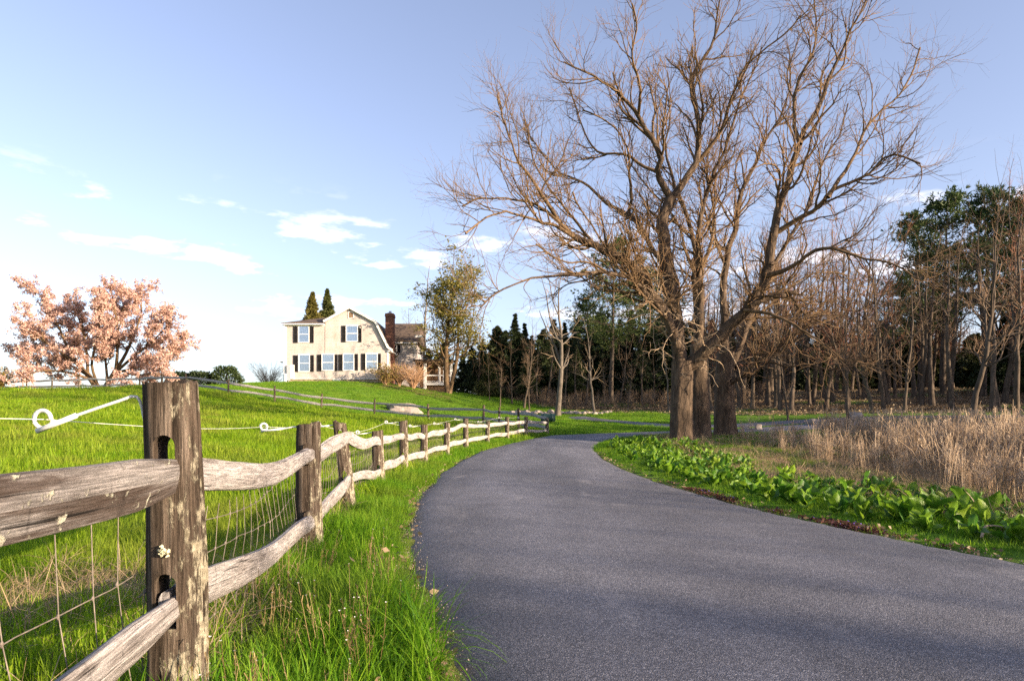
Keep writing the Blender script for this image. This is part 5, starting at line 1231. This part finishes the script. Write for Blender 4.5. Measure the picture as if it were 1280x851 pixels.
for i, (a, y_, Y, s, lab) in enumerate([(1069, 524, 42.5, 1.25, 'pale squarish boulder beside the dark leaning trunk beyond the dry grass'), (1014, 525, 42, .8, 'small dark boulder left of the pale squarish one beyond the dry grass'), (948, 524, 41, .7, 'small grey rock just right of the rear maple trunk'), (932, 524, 41.5, .55, 'smaller grey rock touching the foot of the rear maple')]):
    x = (a - 640) / F * Y; o = link('boulder', rock('boulder', 30 + i, .36 * s, .34 * s, .48 * s, 3, .8), None, (x, Y, gzz(x, Y) + .1 * s)); tag(o, lab, 'boulder')
# dark green barrel lying on the lawn past the fence end
x = (685 - 640) / F * 46.5; bn = empty('storage_barrel', (x, 46.5, gzz(x, 46.5)), 'dark green barrel lying on its side on the lawn past the fence end', 'barrel')
g = Geo(); L = .49; prof = [(-L, .27), (-L + .02, .295), (-L * .62, .30), (-L * .58, .315), (-L * .5, .30), (0, .305), (L * .5, .30), (L * .58, .315), (L * .62, .30), (L - .02, .295), (L, .27)]
g.tube([(p, 0, .31) for p, r in prof], [r for p, r in prof], 22); bd = g.obj('barrel_body', M['green_box'], bn, True)
try: bd.data.set_sharp_from_angle(angle=R(45))
except Exception: pass
for s in (-1, 1):
    g = Geo(); g.tube([(s * .3, -.05, .02), (s * .3, -.33, .02)], .05, 6); g.tube([(s * .3, .05, .02), (s * .3, .33, .02)], .05, 6); g.obj('cradle_block', M['porch_wood'], bn)
g = Geo(); g.tube([(-L - .004, 0, .31), (-L - .03, 0, .31)], [.05, .045], 10); g.obj('bung', M['grey_metal'], bn)

# ------------------------------------------------------------------ skunk cabbage beside the lane
def leaf_mesh(k, L, Wd, arch, cup, wave):
    nu, nv = 7, 11; V = []; UV = []
    for j in range(nv):
        t = j / (nv - 1); ln = -.28 + 1.28 * t    # petiole then blade
        if ln < 0: hw = .035 * (1 + .5 * ln); s = t * .28
        else: hw = max(.035 if ln < .05 else 0.003, math.sin(math.pi * ln ** .72) ** .75) * .5
        hw = max(hw, .004)
        ang = arch * max(0, t) ** 1.7
        yy = sum(math.sin(arch * (q / 40) ** 1.7) for q in range(int(t * 40))) / 40; zz = sum(math.cos(arch * (q / 40) ** 1.7) for q in range(int(t * 40))) / 40
        for i in range(nu):
            u = i / (nu - 1) * 2 - 1; x = u * hw * Wd
            lift = cup * abs(u) ** 1.4 * hw * Wd + wave * math.sin(t * 11 + u * 2 + k) * abs(u) * .03
            y = yy * L * 1.28 - lift * math.cos(ang); z = zz * L * 1.28 + lift * math.sin(ang)
            V.append((x, y, z)); UV.append((i / (nu - 1), t))
    Q = [(j * nu + i, j * nu + i + 1, (j + 1) * nu + i + 1, (j + 1) * nu + i) for j in range(nv - 1) for i in range(nu - 1)]
    me = mesh_np('leaf', V, Q, None, M['cabbage']); ul = me.uv_layers.new(name='uv'); idx = np.empty(len(me.loops), np.int32); me.loops.foreach_get('vertex_index', idx); ul.data.foreach_set('uv', np.array(UV, np.float32)[idx].ravel())
    return me
LEAF = [leaf_mesh(k, random.uniform(.24, .34), random.uniform(.19, .27), a, c, random.uniform(.5, 1.2)) for k, (a, c) in enumerate([(.35, .5), (.6, .4), (.9, .45), (1.2, .35), (1.5, .3), (.2, .7)])]
rngc = random.Random(21); cab = []
def cab_back(y): return np.interp(y, [5, 7, 9, 12, 15, 20, 27], [6.6, 6.3, 6.2, 6.0, 5.9, 6.2, 7.0])
for tr_ in range(20000):
    if len(cab) >= 225: break
    y = 4.6 + 21 * rngc.random() ** 1.15; xr = float(right_edge(y)); bk = float(cab_back(y)); x = rngc.uniform(xr + .62, bk)
    e = (x - xr - .62) / (bk - xr - .62)
    if rngc.random() < max(0, e - .45) * 1.3: continue
    if any((x - a) ** 2 + (y - b_) ** 2 < (.23 + .011 * y) ** 2 for a, b_ in cab): continue
    cab.append((x, y))
def cab_label(x, y):
    e = x - float(right_edge(y)); a = 640 + F * x / y
    return 'leafy skunk cabbage in the %s, %s' % ('row beside the grass edge' if e < 1.3 else 'middle of the strip' if e < 2.2 else 'back row by dead grass', 'nearest the right photo edge' if a > 1150 else 'midway along the lane' if a > 980 else 'far up toward the maples')
for n_, (x, y) in enumerate(cab):
    root = empty('skunk_cabbage', (x, y, gzz(x, y) - .02), cab_label(x, y), 'plant', 'skunk cabbages beside the lane', rngc.uniform(0, 6.28))
    nl = rngc.randint(5, 8); s = rngc.uniform(.5, .88)
    for q in range(nl):
        e = q / nl; k = rngc.choice([5, 0, 1]) if e < .35 else (rngc.choice([0, 1, 2]) if e < .7 else rngc.choice([2, 3, 4]))
        o = link('leaf', LEAF[k], root, (rngc.uniform(-.05, .05), rngc.uniform(-.05, .05), 0)); o.rotation_euler = (-(.05 + e * .8) + rngc.uniform(-.1, .1), rngc.uniform(-.15, .15), q * 2.4 + rngc.uniform(-.4, .4)); o.scale = (s * rngc.uniform(.8, 1.15),) * 3
# fallen sticks
for i, (x, y, L, a, lab) in enumerate([(5.6, 7.2, 1.0, .2, 'pale bent stick arching among the skunk cabbages near the right edge'), (5.0, 8.6, .8, -.5, 'thin pale stick lying across the middle of the skunk cabbages'), (6.1, 8.9, 1.3, .1, 'long grey fallen branch behind the skunk cabbages'), (4.5, 6.4, .6, .7, 'short broken stick lowest among the skunk cabbages')]):
    P = np.array([(-L / 2 * math.cos(a), -L / 2 * math.sin(a), .03), (-L * .1, 0, .10), (L * .2, .05, .09), (L / 2 * math.cos(a), L / 2 * math.sin(a), .0)])
    g = Geo(); g.tube(catmull(P, 12), np.linspace(.014, .006, 12), 6); o = g.obj('fallen_stick', M['sucker'], None, True); o.location = (x, y, gzz(x, y) + .02); tag(o, lab, 'stick')

# ------------------------------------------------------------------ grasses: real blades, scattered as instances
def blades(n, h, spread, width, lean, seg=3, hv=.35, curl=.5):
    V = []; Q = []; T = []; o = 0
    for _ in range(n):
        a = random.uniform(0, 6.28); rr = spread * math.sqrt(random.random()); bx, by = rr * math.cos(a), rr * math.sin(a); az = random.uniform(0, 6.28); H = h * random.uniform(1 - hv, 1 + hv)
        ln = lean * random.uniform(.2, 1.3); w = width * random.uniform(.7, 1.2); sx_, sy_ = -math.sin(az), math.cos(az); x, y, z = bx, by, -.015; ang = ln * .35
        for s in range(seg):
            ww = w * (1 - (s / seg) ** 1.6 * .6) / 2; V += [(x - sx_ * ww, y - sy_ * ww, z), (x + sx_ * ww, y + sy_ * ww, z)]
            st = H / seg; x += math.cos(az) * math.sin(ang) * st; y += math.sin(az) * math.sin(ang) * st; z += math.cos(ang) * st; ang += ln * curl * (1 + random.uniform(-.3, .5))
        V.append((x, y, z)); Q += [(o + 2 * s, o + 2 * s + 1, o + 2 * s + 3, o + 2 * s + 2) for s in range(seg - 1)]; T.append((o + 2 * seg - 2, o + 2 * seg - 1, o + 2 * seg)); o += 2 * seg + 1
    return V, Q, T
def protoset(name, k, mats, fn):
    c = bpy.data.collections.new(name)
    for i in range(k):
        V, Q, T, mi = fn(i); o = bpy.data.objects.new(name, mesh_np(name, V, Q, T, mats, True, mi)); c.objects.link(o)
    return c
def simple_tuft(*a, **kw):
    def f(i):
        V, Q, T = blades(*a, **kw); return V, Q, T, None
    return f
def scatter(name, label, coll, k, X, Y, Z, S, mat=None, tilt=.12, group=None):
    n = len(X); me = bpy.data.meshes.new(name); me.vertices.add(n); me.vertices.foreach_set('co', np.stack([X, Y, Z], 1).astype(np.float32).ravel())
    rot = np.stack([RNG.normal(0, tilt, n), RNG.normal(0, tilt, n), RNG.random(n) * 6.283], 1).astype(np.float32)
    a = me.attributes.new('rot', 'FLOAT_VECTOR', 'POINT'); a.data.foreach_set('vector', rot.ravel())
    a = me.attributes.new('scl', 'FLOAT', 'POINT'); a.data.foreach_set('value', np.asarray(S, np.float32))
    a = me.attributes.new('idx', 'INT', 'POINT'); a.data.foreach_set('value', RNG.integers(0, k, n).astype(np.int32))
    o = link(name, me); tag(o, label, None, None, 'stuff')
    ng = bpy.data.node_groups.new(name + '_scatter', 'GeometryNodeTree'); ng.interface.new_socket('Geometry', in_out='INPUT', socket_type='NodeSocketGeometry'); ng.interface.new_socket('Geometry', in_out='OUTPUT', socket_type='NodeSocketGeometry')
    N = ng.nodes; gi = N.new('NodeGroupInput'); go = N.new('NodeGroupOutput'); ci = N.new('GeometryNodeCollectionInfo'); ci.inputs['Collection'].default_value = coll; ci.inputs['Separate Children'].default_value = True; ci.inputs['Reset Children'].default_value = True
    ip = N.new('GeometryNodeInstanceOnPoints'); ip.inputs['Pick Instance'].default_value = True
    def at(nm, ty):
        x = N.new('GeometryNodeInputNamedAttribute'); x.data_type = ty; x.inputs['Name'].default_value = nm; return x.outputs[0]
    lk = ng.links.new; lk(gi.outputs[0], ip.inputs['Points']); lk(ci.outputs[0], ip.inputs['Instance']); lk(at('idx', 'INT'), ip.inputs['Instance Index']); lk(at('rot', 'FLOAT_VECTOR'), ip.inputs['Rotation']); lk(at('scl', 'FLOAT'), ip.inputs['Scale']); lk(ip.outputs[0], go.inputs[0])
    md = o.modifiers.new('scatter', 'NODES'); md.node_group = ng
    return o
def pts(n, x0, x1, y0, y1, ypow=1.0):
    return RNG.uniform(x0, x1, n), y0 + (y1 - y0) * RNG.random(n) ** ypow
def frustum(n, y0, y1, m=1.5, ypow=1.0, xl=-.80, xr=.80):
    y = y0 + (y1 - y0) * RNG.random(n) ** ypow; x = RNG.uniform(xl, xr, n) * y + np.sign(RNG.uniform(-1, 1, n)) * 0
    x = x + RNG.uniform(-m, m, n); return x, y
def sel(m, *a): return [q[m] for q in a]
tl = protoset('grass_tuft_lush', 7, [M['grass_lush']], simple_tuft(20, .20, .06, .0055, .8, 4))
tn = protoset('grass_tuft', 7, [M['grass']], simple_tuft(20, .14, .075, .0055, .8, 3))
tc = protoset('grass_clump', 6, [M['grass']], simple_tuft(60, .15, .26, .010, .8, 3))
tcf = protoset('far_grass_clump', 5, [M['grass']], simple_tuft(70, .16, .45, .018, .8, 2))
tlm = protoset('verge_clump', 6, [M['grass_lush']], simple_tuft(50, .16, .18, .009, .75, 3))
tlawn = protoset('lawn_clump', 5, [M['grass_lush']], simple_tuft(70, .07, .42, .016, .6, 2))
td = protoset('dry_tuft', 6, [M['dry']], simple_tuft(14, .24, .07, .0036, 1.5, 4, .45, .6))
# roadside verge between tarmac and fence
n = 26000; x, y = pts(n, -3.2, 0.6, 1.0, 11.5, 1.35); le = left_edge(y); fx = fence_x(y); m = (x < le + .02) & (x > fx - .25); x, y, le, fx = sel(m, x, y, le, fx)
dens = np.clip((le - x) / .16, .16, 1); m = RNG.random(len(x)) < dens; x, y, le, fx = sel(m, x, y, le, fx)
pn = np.sin(x * 4.1 + y * 1.3) * np.sin(y * 2.2 - x * 1.1); S = (.72 + .38 * pn + RNG.normal(0, .14, len(x))) * np.clip(.55 + (le - x) / .5, .5, 1.05) * np.where(y < 3.2, 1.05, 1); S = np.clip(S, .3, 1.6)
scatter('verge_grass', 'lush green grass on the verge between fence and lane', tl, 7, x, y, ground_z(x, y) - .02, S)
# big arching tufts by the tarmac
tb = protoset('arching_tuft', 4, [M['grass_lush']], simple_tuft(40, .33, .07, .0062, 1.15, 6, .35, .33))
bx = np.array([-.42, -.30, -.62, -.95, -1.15, -.5, -.85, -1.3, -.38, -.33, -.45, -.6, -.28]); byy = np.array([3.05, 2.45, 3.5, 4.2, 5.6, 2.2, 3.0, 7.0, 2.75, 2.62, 2.9, 3.25, 2.3]); scatter('arching_grass', 'tall arching grass tufts at the edge of the tarmac', tb, 4, bx, byy, ground_z(bx, byy), RNG.uniform(.75, 1.15, len(bx)))
n = 9000; x, y = pts(n, -2.6, 4.0, 11, 40, 1.2); le = left_edge(y); fx = np.where(y > 31.5, le - 3, fence_x(y)); m = (x < le - .05) & (x > fx - .3); x, y = sel(m, x, y)
scatter('far_verge_grass', 'grass along the verge further up the lane', tlm, 6, x, y, ground_z(x, y) - .02, RNG.uniform(.55, 1.15, len(x)))
# field
n = 16000; y = .9 + 8 * RNG.random(n) ** 1.2; x = fence_x(y) - .1 - RNG.random(n) ** 1.3 * (1.0 + y * .75); pn = np.sin(x * 2.1 + y * .9) * np.sin(y * 1.7 - x * .7)
scatter('near_field_grass', 'tousled field grass behind the near fence rails', tn, 7, x, y, ground_z(x, y) - .015, np.clip(.85 + .4 * pn + RNG.normal(0, .2, n), .35, 1.7))
n = 16000; x, y = frustum(n, 8, 26, 1.5, .9, -.86, .1); m = (x < np.where(y > 31.5, -3, fence_x(y)) - .15); x, y = sel(m, x, y); pn = np.sin(x * .9 + y * .5) * np.sin(y * .8 - x * .3)
scatter('field_grass', 'bright green field grass on the slope', tc, 6, x, y, ground_z(x, y) - .02, np.clip(.85 + .45 * pn + RNG.normal(0, .28, len(x)), .3, 2.0))
n = 17000; x, y = frustum(n, 25, 62, 2, .8, -.86, .12); lim_ = np.interp(x, [-45, -24, -19, -5, -1.7, 3], [66, 51, 46.5, 43.5, 40.5, 31]); m = (y < lim_) & (x < np.where(y < 31.5, fence_x(y), 1.6) - .2); x, y = sel(m, x, y); pn = np.sin(x * .6 + y * .3) * np.sin(y * .5 - x * .2)
scatter('far_field_grass', 'field grass on the upper slope below the crest', tcf, 5, x, y, ground_z(x, y) - .02, np.clip(.8 + .45 * pn + RNG.normal(0, .3, len(x)), .3, 1.9))
n = 26000; x, y = frustum(n, 30, 82, 2, .8, -.50, .34); lim_ = np.interp(x, [-45, -24, -19, -5, -1.7, 3], [66, 51, 46.5, 43.5, 40.5, 31]); wl = np.interp(x, [-10, 0, 6, 12, 20, 30, 60], [96, 75, 64, 62, 53, 49, 47]); rdd = road_dist(x, y)
m = (y > lim_) & (y < wl) & (rdd > .1) & (dist_poly(x, y, DRV) > 1.35) & ~((x > HX0 - .2) & (x < HX0 + 17) & (y > 70.7)) & (x < 13); x, y = sel(m, x, y)
scatter('lawn_grass', 'short mown lawn on the hill and beside the driveway', tlawn, 5, x, y, ground_z(x, y) - .01, RNG.uniform(.6, 1.3, len(x)))
n = 2600; x, y = frustum(n, 5, 58, 1.5, .8, -.86, .1); m = (x < np.where(y < 31.5, fence_x(y), 0) - .3) & (y < np.interp(x, [-45, -24, -19, -5, -1.7, 3], [66, 51, 46.5, 43.5, 40.5, 31])) ; x, y = sel(m, x, y); pn = np.sin(x * .8 + y * .6 + 2) * np.sin(y * .7 - x * .35)
m = pn > -.2; x, y, pn = sel(m, x, y, pn)
scatter('field_tussocks', 'taller tussocks standing in the field grass', tc, 6, x, y, ground_z(x, y) - .03, RNG.uniform(1.3, 2.3, len(x)) * np.interp(y, [5, 15], [.6, 1]))
# dry thatch along the wire, straw stalks
n = 1300; t = RNG.random(n); y = .9 + 17 * t ** 1.4; x = fence_x(y) - np.abs(RNG.normal(0, .16, n)) - .03; far_ = RNG.random(n) < .0; 
scatter('dry_fence_grass', 'dry straw-coloured grass caught along the foot of the wire', td, 6, x, y, ground_z(x, y) - .01, RNG.uniform(.6, 1.35, n), None, .25)
n = 1700; y = .9 + 3.4 * RNG.random(n) ** 1.4; x = fence_x(y) - .1 - RNG.random(n) * 1.4
scatter('dry_field_thatch', 'tangled dead grass in the near corner of the field', td, 6, x, y, ground_z(x, y) - .02, RNG.uniform(.5, 1.2, n), None, .6)
n = 1200; x, y = frustum(n, 7, 40, 2, .9, -.86, 0); m = (x < fence_x(y) - .4); x, y = sel(m, x, y); pn = np.sin(x * .55 + 2) * np.sin(y * .6 + x * .2); m = pn > .25; x, y = sel(m, x, y)
scatter('field_straw', 'pale straw tufts dotted over the field', td, 6, x, y, ground_z(x, y) - .03, RNG.uniform(.7, 1.3, len(x)), None, .4)
def stalk(i):
    V = []; Q = []; o = 0; mi = []; T = []
    for _ in range(7):
        a = random.uniform(0, 6.28); r = .05 * random.random(); h = random.uniform(.14, .30); P = np.array([(r * math.cos(a), r * math.sin(a), 0), (r * math.cos(a) * 1.6, r * math.sin(a) * 1.6, h * .5), (r * math.cos(a) * 2 + random.uniform(-.02, .02), r * math.sin(a) * 2, h)])
        v, q = tubes(P[None], np.array([[.0014, .0012, .0008]]), 3); V += list(map(tuple, v)); Q += [tuple(z + o for z in f) for f in q]; mi += [0] * len(q); o += len(v)
        for k in range(7):
            u = random.uniform(.45, 1.0); c = P[1] + (P[2] - P[1]) * (u * 2 - 1) if u > .5 else P[1]; d = norm(np.array([random.gauss(0, 1), random.gauss(0, 1), .8])) * random.uniform(.012, .024); s = norm(np.cross(d, [0, 0, 1.0])) * .0016
            V += [tuple(c - s), tuple(c + s), tuple(c + d + s), tuple(c + d - s)]; Q.append((o, o + 1, o + 2, o + 3)); mi.append(0); o += 4
        if random.random() < .22:
            c = P[2]; s = .0038
            for k in range(4):
                e = norm(np.array([math.cos(k * 1.57), math.sin(k * 1.57), .5])) * s; f = np.array([-e[1], e[0], 0]) * .6; V += [tuple(c), tuple(c + e * .6 + f), tuple(c + e * 1.3), tuple(c + e * .6 - f)]; Q.append((o, o + 1, o + 2, o + 3)); mi.append(1); o += 4
    return V, Q, T, mi
ts = protoset('seed_stalks', 5, [M['seed'], M['white_flower']], stalk)
n = 48; y = 1.4 + 2.9 * RNG.random(n) ** 1.1; x = fence_x(y) + .02 + RNG.random(n) ** 1.2 * .62; m = x < left_edge(y) - .12; x, y = sel(m, x, y); pn = np.sin(x * 6 + y * 2) * np.sin(y * 3.1); m = (pn > -.25); x, y = sel(m, x, y)
scatter('cress_stalks', 'rusty seed stalks with tiny white flowers in the verge grass', ts, 5, x, y, ground_z(x, y), RNG.uniform(.75, 1.25, len(x)))
# right-hand verge, weeds, reeds
n = 12000; x, y = pts(n, 2.4, 9, 4.2, 30, 1.2); xr = right_edge(y); e = x - xr; m = (e > .04) & (e < 1.1) & (RNG.random(n) < np.clip(e / .25, .2, 1)); x, y = sel(m, x, y)
scatter('right_verge_grass', 'short grass strip along the right edge of the lane', tlm, 6, x, y, ground_z(x, y) - .05, RNG.uniform(.35, .8, len(x)))
n = 5000; x, y = frustum(n, 20, 44, 1, 1, .02, .62); m = (road_dist(x, y) > .08) & (x > right_edge(y)) & (x < 12 + (y - 20) * .3) & (dist_poly(x, y, DRV) > 1.35); x, y = sel(m, x, y)
scatter('grass_under_maples', 'fresh grass under the big maples', tlm, 6, x, y, ground_z(x, y) - .04, RNG.uniform(.5, 1.1, len(x)))
n = 9000; y = 5 + 24 * RNG.random(n); bk = cab_back(y); x = right_edge(y) + .9 + RNG.random(n) * (bk + 1.6 - right_edge(y)); pn = np.sin(x * 2.3 + y) * np.sin(y * 1.1 - x); m = pn > -.3; x, y = sel(m, x, y)
scatter('marsh_weeds', 'low green weeds among the skunk cabbages and dry grass', tlm, 6, x, y, ground_z(x, y) - .04, RNG.uniform(.4, .95, len(x)))
n = 5200; y = 5 + 26 * RNG.random(n); bk = cab_back(y); x = bk - 1.3 + RNG.random(n) * (3 + y * .42); m = x < y * .86 + 1.5; x, y = sel(m, x, y)
td2 = protoset('dead_grass_clump', 6, [M['dry']], simple_tuft(26, .36, .16, .007, 1.7, 4, .45, .6))
scatter('dead_marsh_grass', 'matted dead grass between skunk cabbages and tall reeds', td2, 6, x, y, ground_z(x, y) - .04, RNG.uniform(.5, 1.15, len(x)), None, .5)
def reedclump(i):
    V = []; Q = []; o = 0
    for _ in range(9):
        a = random.uniform(0, 6.28); r = .16 * math.sqrt(random.random()); h = random.uniform(.8, 1.35); la = random.uniform(0, 6.28); lm = abs(random.gauss(0, .16)) * h
        P = np.array([(r * math.cos(a), r * math.sin(a), -.03), (r * math.cos(a) + lm * .2 * math.cos(la), r * math.sin(a) + lm * .2 * math.sin(la), h * .4), (r * math.cos(a) + lm * .6 * math.cos(la), r * math.sin(a) + lm * .6 * math.sin(la), h * .75), (r * math.cos(a) + lm * 1.2 * math.cos(la), r * math.sin(a) + lm * 1.2 * math.sin(la), h)])
        v, q = tubes(P[None], np.array([[.006, .0052, .0042, .003]]), 3); V += list(map(tuple, v)); Q += [tuple(z + o for z in f) for f in q]; o += len(v)
        for k in range(5):   # dead strap leaves
            u = random.uniform(.15, .85); c = P[1] * (1 - u) + P[2] * u; az = random.uniform(0, 6.28); L = random.uniform(.18, .45); d1 = np.array([math.cos(az), math.sin(az), .9]) * L * .5; d2 = d1 + np.array([math.cos(az), math.sin(az), random.uniform(-.9, .1)]) * L * .5; s = np.array([-math.sin(az), math.cos(az), 0]) * .0045
            V += [tuple(c - s), tuple(c + s), tuple(c + d1 + s), tuple(c + d1 - s), tuple(c + d2 + s * .3), tuple(c + d2 - s * .3)]; Q += [(o, o + 1, o + 2, o + 3), (o + 3, o + 2, o + 4, o + 5)]; o += 6
        if random.random() < .45:
            for k in range(12):
                c = P[3] - np.array([0, 0, random.uniform(0, .14)]); d = norm(np.array([random.gauss(0, .7), random.gauss(0, .7), 1.0])) * random.uniform(.04, .08); s = norm(np.cross(d, [random.gauss(0, 1), 1, 0])) * .006
                V += [tuple(c), tuple(c + d * .5 + s), tuple(c + d), tuple(c + d * .5 - s)]; Q.append((o, o + 1, o + 2, o + 3)); o += 4
    return V, Q, [], None
trd = protoset('reed_clump', 6, [M['reed']], reedclump)
n = 1600; y = 8.2 + 22 * RNG.random(n) ** 1.0; x0 = np.interp(y, [8, 9, 12, 15, 20, 27, 31], [7.0, 6.9, 7.6, 7.9, 8.4, 8.8, 10.5]); x = x0 + RNG.random(n) ** 1.15 * (y * .84 + 2 - x0); e = x - x0; pn = np.sin(x * 1.3 + y * .7 + 1) * np.sin(y * .9 - x * .5); m = (x > x0) & (RNG.random(n) < np.clip(.25 + e / 2.0, 0, 1)) & (pn > .05 - np.clip(e - 3, 0, 2) * .22); x, y, e, pn = sel(m, x, y, e, pn)
scatter('dry_reeds', 'tall tan dead reeds and goldenrod stems right of the lane', trd, 6, x, y, ground_z(x, y) - .05, np.clip(.50 + .13 * e + .26 * pn + RNG.normal(0, .16, len(x)), .3, 1.3) * np.interp(y, [8, 14, 30], [.95, 1.08, .85]), None, .07)
# reddish ground ivy with violet flowers at the edge of the tarmac
def ivy(i):
    V = []; Q = []; mi = []; o = 0
    for _ in range(34):
        a = random.uniform(0, 6.28); r = .11 * math.sqrt(random.random()); c = np.array([r * math.cos(a), r * math.sin(a), random.uniform(.008, .04)]); s = random.uniform(.008, .014); t1 = norm(np.array([random.gauss(0, 1), random.gauss(0, 1), random.gauss(0, .45)])); t2 = norm(np.cross(norm(np.array([random.gauss(0, .5), random.gauss(0, .5), 1])), t1)); vio = random.random() < .012
        if vio: s *= .55; c[2] += .03
        pts_ = [c + s * (math.cos(k * math.pi / 3) * t1 + math.sin(k * math.pi / 3) * t2) for k in range(6)]; V += list(map(tuple, pts_)); Q += [(o, o + 1, o + 2, o + 3), (o, o + 3, o + 4, o + 5)]; mi += [1 if vio else 0] * 2; o += 6
    return V, Q, [], mi
ti = protoset('ivy_patch', 5, [M['ivy'], M['violet']], ivy)
n = 320; y = 4.4 + 8 * RNG.random(n) ** 1.2; e = np.abs(RNG.normal(.05, .07, n)); pn = np.sin(y * 1.9 + .6) + .6 * np.sin(y * 4.7); m = (pn + RNG.normal(0, .5, n) > .15) & (e < .2); y, e = sel(m, y, e); x = right_edge(y) + e + .01
scatter('ground_ivy', 'purplish ground ivy with violet flowers along the right edge of the tarmac', ti, 5, x, y, ground_z(x, y) + .0, RNG.uniform(.7, 1.2, len(x)))
# gravel and fallen leaves along both edges of the tarmac, litter under the wood
def peb(i):
    bm = bmesh.new(); bmesh.ops.create_icosphere(bm, subdivisions=1, radius=.012)
    V = [tuple(np.array(v.co) * (1 + random.uniform(-.3, .3)) * [1, .8, .55]) for v in bm.verts]; T = [tuple(v.index for v in f.verts) for f in bm.faces]; bm.free(); return V, [], T, None
tp = protoset('pebble', 5, [M['rock']], peb)
n = 1500; y = 1.5 + 11 * RNG.random(n) ** 1.5; side = RNG.random(n) < .6; e = RNG.normal(-.02, .05, n); x = np.where(side, left_edge(y) + e + .02, right_edge(y) - e - .02)
scatter('edge_gravel', 'loose gravel along the edges of the tarmac', tp, 5, x, y, hz(x, y) + np.where(np.where(side, e > 0.03, e > 0.03), .028, .004), RNG.uniform(.15, .5, n), None, 1.0)
def lf(i):
    v, q = cards(RNG.normal(0, .05, (3, 3)) * [1, 1, .1] + [0, 0, .015], .055, .6, .3, 0, RNG.normal(size=(3, 3)) * [1, 1, .25]); return v, q, [], None
tf = protoset('leaf_litter', 5, [M['litter']], lf)
n = 420; y = 1.6 + 20 * RNG.random(n) ** 1.4; side = RNG.random(n) < .55; e = np.abs(RNG.normal(0, .16, n)); x = np.where(side, left_edge(y) - e, right_edge(y) + e)
scatter('fallen_leaves', 'brown fallen leaves along the edges of the lane', tf, 5, x, y, ground_z(x, y) + .01, RNG.uniform(.5, 1.1, n), None, .3)
n = 7000; x, y = frustum(n, 46, 85, 2, .8, -.05, .85); wl = np.interp(x, [-10, 0, 6, 12, 20, 30, 60], [96, 75, 64, 62, 53, 49, 47]); m = (y > wl - 1) & (dist_poly(x, y, DRV) > 1.2); x, y = sel(m, x, y)
tf2 = protoset('forest_litter', 5, [M['litter']], lambda i: (*cards(RNG.normal(0, .4, (16, 3)) * [1, 1, .04] + [0, 0, .04], .14, .6, .3, 0, RNG.normal(size=(16, 3)) * [1, 1, .25]), [], None))
scatter('woodland_litter', 'brown leaf litter on the woodland floor', tf2, 5, x, y, ground_z(x, y), RNG.uniform(.7, 1.3, len(x)), None, .05)
# brush at the edge of the dark wood
M['brush'] = simple('brush_stems', (0.20, 0.145, 0.10), 0.9, 0.1, 0.3, 3.0)
tbr = protoset('brush', 4, [M['brush']], lambda i: (*tubes(*spawn(np.stack([np.zeros((1, 4)), np.zeros((1, 4)), np.linspace(0, .9, 4)[None]], -1), np.full((1, 4), .02), 40, (.4, 1.3), (10, 45), 4, .15, .05, 0, .6, .012), 3), [], None))
n = 420; x, y = frustum(n, 64, 82, 2, 1, -.03, .36); wl = np.interp(x, [-10, 0, 6, 12, 20, 30, 60], [96, 75, 64, 62, 53, 49, 47]); m = y > wl; x, y = sel(m, x, y)
scatter('woodland_brush', 'brown leafless brush under the dark conifers', tbr, 4, x, y, ground_z(x, y), RNG.uniform(.6, 1.3, len(x)))
